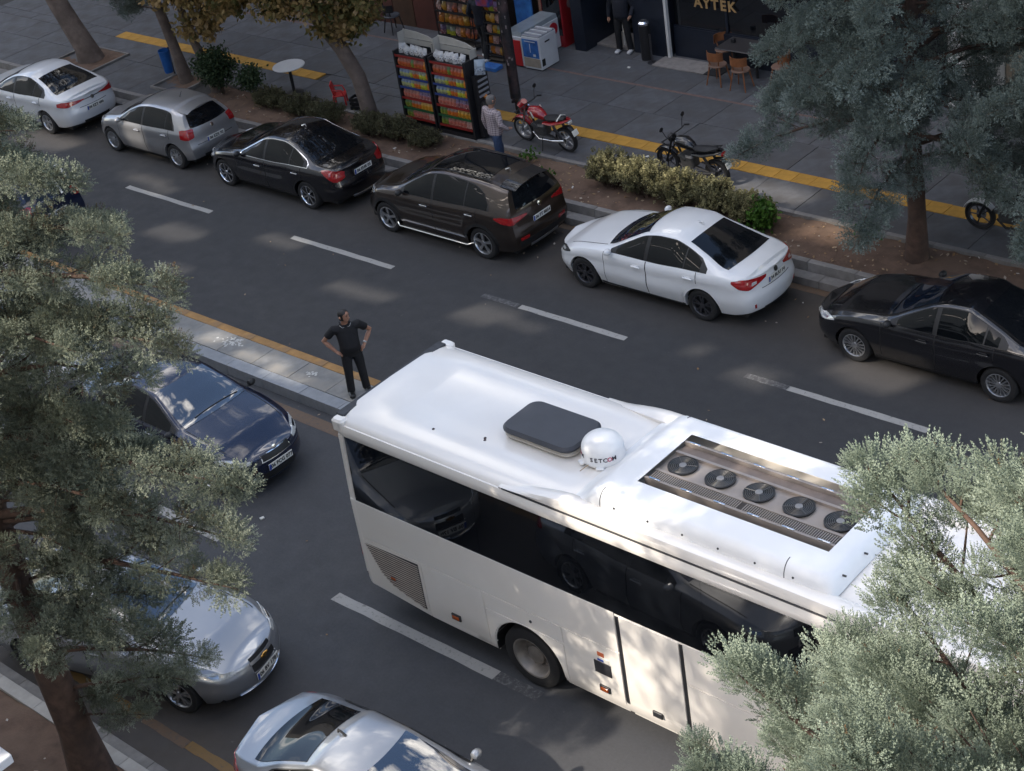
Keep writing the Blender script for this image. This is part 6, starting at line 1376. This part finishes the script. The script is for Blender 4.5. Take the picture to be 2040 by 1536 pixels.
fb_ = empty('poster_board', (-27.75, 29.5, ZP)); tag(fb_, 'blue advertising board behind the dark street pole', 'board'); MB().rbox((0, 0, .95), (.55, .06, 1.7), .01).build('board', BLUE_, fb_); MB().rbox((.62, .18, 1.15), (.5, .06, .9), .01).build('fruit_poster', packmat('fruit_poster', (.36, .20, .14), (.32, .10, .06), (.24, .28, .14)), fb_)

# ---- street pole (dark, wrapped) 
pl_ = empty('street_pole', (-25.15, 26.05, ZP)); tag(pl_, 'dark street pole wrapped with torn stickers on the yellow tactile strip', 'street pole')
MB().tube([(0, 0, 0), (0, 0, .35)], .045, 10).build('stub', STB, pl_); MB().tube([(0, 0, .3), (0, 0, .38), (.01, 0, 1.8), (.02, 0, 4.6)], [.06, .125, .125, .11], 12).build('shaft', pmat('pole_wrap', (.018, .017, .020), .5, var=.5, scale=9, col2=(.08, .05, .05)), pl_)
STK = pmat('sticker_scrap', (.22, .18, .18), .6, var=.4, scale=20)
for k in range(16):
    a = random.uniform(-1.6, -.1); z = random.uniform(1.1, 3.2); MB().rbox((.128*math.cos(a), .128*math.sin(a), z), (.006, random.uniform(.02, .05), random.uniform(.03, .09)), .003, n=1, rot=Matrix.Rotation(a, 3, 'Z')).build('sticker', STK, pl_)
# ---- round table, plastic chair, bins, crate
rt = empty('round_table', (-31.45, 24.75, ZP)); tag(rt, 'round white bistro table on one dark leg behind the low hedge', 'table'); MB().lathe([(.0, .72), (.40, .72), (.41, .735), (.40, .75), (0, .755)], n=28).build('tabletop', pmat('table_white', (.55, .56, .58), .4, var=.05), rt); MB().tube([(0, 0, 0), (0, 0, .72)], .04, 10).build('leg', STB, rt); MB().lathe([(.24, 0), (.24, .02), (.06, .05), (0, .05)], n=20).build('foot', STB, rt)
PLR = pmat('plastic_red', (.45, .02, .02), .4, var=.08); pc = empty('plastic_chair', (-29.75, 24.75, ZP), .7); tag(pc, 'red plastic child chair behind the low hedge', 'chair')
MB().rbox((0, 0, .25), (.32, .32, .03), .05).build('seat', PLR, pc); MB().box((-.14, 0, .42), (.03, .30, .30), rot=Matrix.Rotation(-.2, 3, 'Y')).build('backrest', PLR, pc)
for x in (-.13, .13):
    for y in (-.13, .13): MB().tube([(x*1.1, y*1.1, 0), (x, y, .25)], .022, 6).build('leg', PLR, pc)
for y in (-.16, .16): MB().tube([(-.13, y, .42), (.08, y, .40), (.13, y, .25)], .018, 6).build('armrest', PLR, pc)
cr2 = empty('black_crate', (-29.1, 24.75, ZP), .3); tag(cr2, 'small black crate between the red chair and the plane trunk', 'crate')
for k in range(3): MB().bb(-.18, .18, -.14, -.125, .02+k*.1, .09+k*.1).bb(-.18, .18, .125, .14, .02+k*.1, .09+k*.1).bb(-.18, -.165, -.125, .125, .02+k*.1, .09+k*.1).bb(.165, .18, -.125, .125, .02+k*.1, .09+k*.1).build('slat', STB, cr2)
MB().bb(-.18, .18, -.14, .14, 0, .02).build('base', STB, cr2)
bb_ = empty('litter_bin', (-35.75, 24.2, .29)); tag(bb_, 'blue litter bin strapped to the slim grey trunk', 'bin'); BLB = pmat('bin_blue', (.012, .09, .30), .45, var=.15); MB().lathe([(.11, .15), (.15, .75), (.16, .75), (.155, .70), (.12, .2), (0, .2)], n=16).build('bucket', BLB, bb_); MB().lathe([(.162, .72), (.168, .74), (.162, .77)], n=16, close=True).build('rim', BLB, bb_); MB().tube([(0, .15, 0), (0, .15, .8)], .02, 6).build('post', STB, bb_)
ab = empty('ashtray_bin', (-24.2, 29.75, ZP)); tag(ab, 'black standing ashtray bin with a steel top by the dark pier', 'bin'); MB().lathe([(.13, 0), (.13, .88), (0, .88)], n=20).build('drum', STB, ab); MB().lathe([(.135, .88), (.14, .93), (.10, .97), (0, .95)], n=20).build('top', CHROME, ab)
sp_ = MB().tube([(-23.95, 29.62, ZP), (-23.95, 29.62, ZP+.72)], .022, 8).lathe([(.12, 0), (.12, .012), (0, .014)], c=(-23.95, 29.62, ZP), n=16).build('barrier_post', ALLOYD); tag(sp_, 'thin steel post standing in front of the black ashtray bin', 'post')
for k, (x, y) in enumerate([(-24.3, 29.15), (-20.9, 25.35), (-20.75, 25.2), (-18.2, 15.0-0.35), (-19.0, 12.4), (-17.1, 8.9), (-14.6, 8.1)]):
    z = ZP if y > 20 else .004
    o = MB().box((x, y, z+.012), (.07, .05, .02), rot=Matrix.Rotation(k*1.1, 3, 'Z')).build('paper_scrap', PLATEW); tag(o, 'white paper scrap lying on the %s' % ('pavement' if y > 20 else 'near roadway'), 'litter', 'paper scraps on the pavement' if y > 20 else 'paper scraps on the near roadway')

# ---- cafe chairs and table
WOOD = pmat('chair_wood', (.20, .075, .028), .5, var=.2, scale=9); SEATC = pmat('seat_tan', (.17, .10, .07), .7, var=.15); TBL = pmat('table_dark', (.035, .032, .033), .4, var=.15, scale=4)
def cafe_chair(label, x, y, rz, wood, seat, nm='cafe_chair'):
    r = empty(nm, (x, y, ZP), rz); tag(r, label, 'chair')
    MB().lathe([(0, .44), (.20, .44), (.22, .46), (.20, .485), (0, .49)], n=20).build('seat', seat, r)
    for sx in (-1, 1):
        for sy in (-1, 1): MB().tube([(sx*.20, sy*.20, 0), (sx*.13, sy*.13, .44)], [.014, .020], 8).build('leg', wood, r)
    A = np.array([[( -.215*math.cos(t)*1.0, .235*math.sin(t), z) for z in (.60, .70, .80)] for t in np.linspace(-1.15, 1.15, 13)]); N = np.zeros_like(A); N[..., 0] = -1
    b = MB().shell(A, N, .02); b.build('backrest', wood, r)
    for t in (-.7, .7): MB().tube([(-.15*math.cos(t), .17*math.sin(t), .46), (-.205*math.cos(t), .228*math.sin(t), .66)], .016, 6).build('back_post', wood, r)
    return r
tb = empty('cafe_table', (-21.35, 29.75, ZP)); tag(tb, 'dark square cafe table below the gold sign, ringed by wooden chairs', 'table'); MB().rbox((0, 0, .735), (1.15, .75, .03), .03).build('tabletop', TBL, tb); MB().tube([(-.3, 0, 0), (-.3, 0, .72)], .035, 8).build('leg', STB, tb); MB().tube([(.3, 0, 0), (.3, 0, .72)], .035, 8).build('leg', STB, tb)
ah = MB().rbox((-21.7, 29.82, ZP+.80), (.10, .10, .10), .02).build('napkin_box', STB); tag(ah, 'small black box standing on the dark cafe table', 'box')
cafe_chair('wooden chair at the street side of the cafe table, left one', -21.72, 29.18, R(90), WOOD, SEATC); cafe_chair('wooden chair at the street side of the cafe table, right one', -21.05, 29.12, R(95), WOOD, SEATC); cafe_chair('wooden chair at the shop side of the cafe table', -22.1, 30.0, R(-40), WOOD, SEATC)
cafe_chair('wooden chair under the spruce at the right end of the cafe table', -20.3, 29.6, R(180), WOOD, SEATC)
SEATG = pmat('seat_grey', (.045, .05, .06), .6, var=.15); CHB = pmat('chair_black', (.012, .012, .014), .5, var=.15)
cafe_chair('grey chair in front of the red panelled front', -31.9, 28.85, R(80), CHB, SEATG); cafe_chair('dark chair half hidden by the autumn plane leaves', -33.0, 28.3, R(20), CHB, SEATG)

# ---- motorcycles (local x forward)
def motorbike(label, x, y, rz, tank, fender, lean, sticker=None, fair=True):
    r = empty('motorcycle', (x, y, ZP), rz); tag(r, label, 'motorcycle'); r.rotation_euler = (lean, 0, rz)
    for wx, rr in ((.66, .30), (-.62, .295)):
        w = empty('wheel', (wx, 0, rr)); w.parent = r
        b = MB(); b.lathe([(rr-.07, -.03), (rr-.02, -.055), (rr, -.02), (rr, .02), (rr-.02, .055), (rr-.07, .03)], axis=(0, 1, 0), n=28, close=True).build('tyre', RUBBER, w)
        q = MB().lathe([(rr-.065, -.035), (rr-.095, -.03), (rr-.095, .03), (rr-.065, .035)], axis=(0, 1, 0), n=28, close=True)
        for k in range(5):
            a = k*2*math.pi/5; q.tube([(.04*math.cos(a), 0, .04*math.sin(a)), ((rr-.09)*math.cos(a), 0, (rr-.09)*math.sin(a))], .014, 6)
        q.lathe([(.05, -.05), (.05, .05)], axis=(0, 1, 0), n=12); q.build('rim', ALLOYD if not sticker else ALLOY, w)
        MB().lathe([(.10, -.045), (.10, -.04), (.04, -.04)], axis=(0, 1, 0), n=18, close=True).build('brake_disc', CHROME, w)
    MB().tube([(.66, .07, .30), (.46, .07, .74), (.40, .06, .92)], .022, 8).tube([(.66, -.07, .30), (.46, -.07, .74), (.40, -.06, .92)], .022, 8).build('fork', CHROME if sticker else STB, r)
    A = np.array([[(.66+(.335)*math.cos(t), y_, .30+.335*math.sin(t)+(-.012 if abs(y_) > .05 else 0)) for y_ in (-.065, -.03, .03, .065)] for t in np.linspace(.45, 2.5, 12)]); N = np.zeros_like(A); N[..., 2] = 1
    MB().shell(A, N, .012).build('front_fender', fender, r)
    MB().tube([(.40, -.36, .98), (.34, -.20, 1.0), (.38, 0, .98), (.34, .20, 1.0), (.40, .36, .98)][::1], .013, 6).build('handlebar', STB, r)
    for s in (-1, 1):
        MB().tube([(.40, s*.36, .98), (.30, s*.40, .985)], .019, 8).build('grip', RUBBER, r)
        m_ = MB().tube([(.36, s*.24, 1.0), (.38, s*.30, 1.16), (.37, s*.33, 1.22)], .007, 5).build('mirror_arm', STB, r); MB().lathe([(.05, 0), (.055, .01), (.03, .025), (0, .028)], c=(.37, s*.34, 1.25), axis=(1, 0, .1), n=14).build('mirror', STB, m_)
    b = MB().tube([(.52, 0, .86), (.47, 0, .87), (.40, 0, .88)], [.075, .10, .07], 12); b.build('headlight', STB, r); MB().lathe([(.072, 0), (.05, .02), (0, .028)], c=(.52, 0, .86), axis=(1, 0, -.1), n=14).build('headlight_glass', CLEARG, r)
    if fair: MB().tube([(.58, 0, .74), (.52, 0, .92), (.44, 0, 1.04)], [.04, .13, .07], 12, sq=1.0).build('fairing', tank, r)
    MB().tube([(.36, 0, .76), (.26, 0, .83), (.10, 0, .84), (-.04, 0, .78), (-.14, 0, .73)], [.06, .145, .155, .12, .06], 14, sq=.8).build('tank', tank, r)
    if sticker:
        for s in (-1, 1): MB().rbox((.12, s*.155, .84), (.05, .012, .16), .005, rot=Matrix.Rotation(.3, 3, 'Y')).build('decal', sticker, r)
    MB().tube([(-.10, 0, .76), (-.25, 0, .77), (-.45, 0, .80), (-.66, 0, .84), (-.72, 0, .84)], [.06, .115, .12, .105, .05], 12, sq=.45).build('seat', pmat('seat_black', (.013, .013, .015), .6, var=.15), r)
    MB().tube([(-.12, .10, .66), (-.40, .115, .70), (-.74, .08, .80), (-.86, .03, .84)], [.05, .07, .055, .02], 8, sq=.6).tube([(-.12, -.10, .66), (-.40, -.115, .70), (-.74, -.08, .80), (-.86, -.03, .84)], [.05, .07, .055, .02], 8, sq=.6).build('tail_panel', fender, r)
    if sticker: MB().tube([(-.60, -.14, .82), (-.62, 0, .91), (-.60, .14, .82)], .016, 6).build('grab_rail', sticker, r)
    else: MB().tube([(-.55, -.11, .83), (-.80, -.07, .92), (-.80, .07, .92), (-.55, .11, .83)], .014, 6).build('grab_rail', STB, r)
    MB().rbox((.08, 0, .44), (.38, .26, .30), .08).tube([(.10, .1, .5), (.2, .14, .62)], .06, 8).build('engine', pmat('engine_grey', (.09, .09, .09), .45, .4, var=.25, scale=15), r)
    MB().tube([(.40, 0, .88), (.30, 0, .60), (.22, 0, .32), (-.2, 0, .28)], .025, 6).tube([(.36, 0, .72), (-.1, 0, .66), (-.55, 0, .74)], .025, 6).tube([(-.62, .09, .295), (-.15, .10, .36)], .022, 6).tube([(-.62, -.09, .295), (-.15, -.10, .36)], .022, 6).build('frame', STB, r)
    for s in (-1, 1): MB().tube([(-.60, s*.11, .33), (-.42, s*.13, .70)], [.030, .030], 8).build('shock', ALLOYD, r)
    MB().tube([(.28, .10, .36), (.1, .13, .22), (-.35, .14, .27), (-.72, .15, .36)], [.022, .024, .042, .046], 10).build('exhaust', CHROME if sticker else STB, r)
    MB().tube([(-.62, -.0, .62), (-.80, 0, .66), (-.92, 0, .56)], [.05, .06, .04], 8, sq=.5).build('rear_fender', STB, r); MB().rbox((-.86, 0, .78), (.05, .12, .07), .02).build('tail_lamp', REDL if not sticker else CLEARG, r); MB().rbox((-.95, 0, .54), (.01, .16, .13), .005, rot=Matrix.Rotation(.35, 3, 'Y')).build('number_plate', PLATEW, r)
    MB().tube([(.0, .12, .28), (-.08, .30, .02)], .014, 6).build('side_stand', STB, r)
    return r
REDM = pmat('bike_red', (.28, .010, .014), .25, coat=.8, var=.05); BLKM = pmat('bike_black', (.008, .008, .010), .25, coat=.7, var=.1)
motorbike('red motorcycle with a black seat parked at the pavement edge by the man in checks', -23.3, 24.95, R(176), REDM, REDM, -.14, PLATEW)
motorbike('black motorcycle parked behind the pale hedge', -19.35, 24.95, R(176), BLKM, BLKM, -.12, None, False)
motorbike('motorcycle with a white tail at the right edge under the spruces', -12.6, 25.4, R(180), BLKM, pmat('bike_white', (.5, .5, .5), .35, var=.05), -.12, None, False)
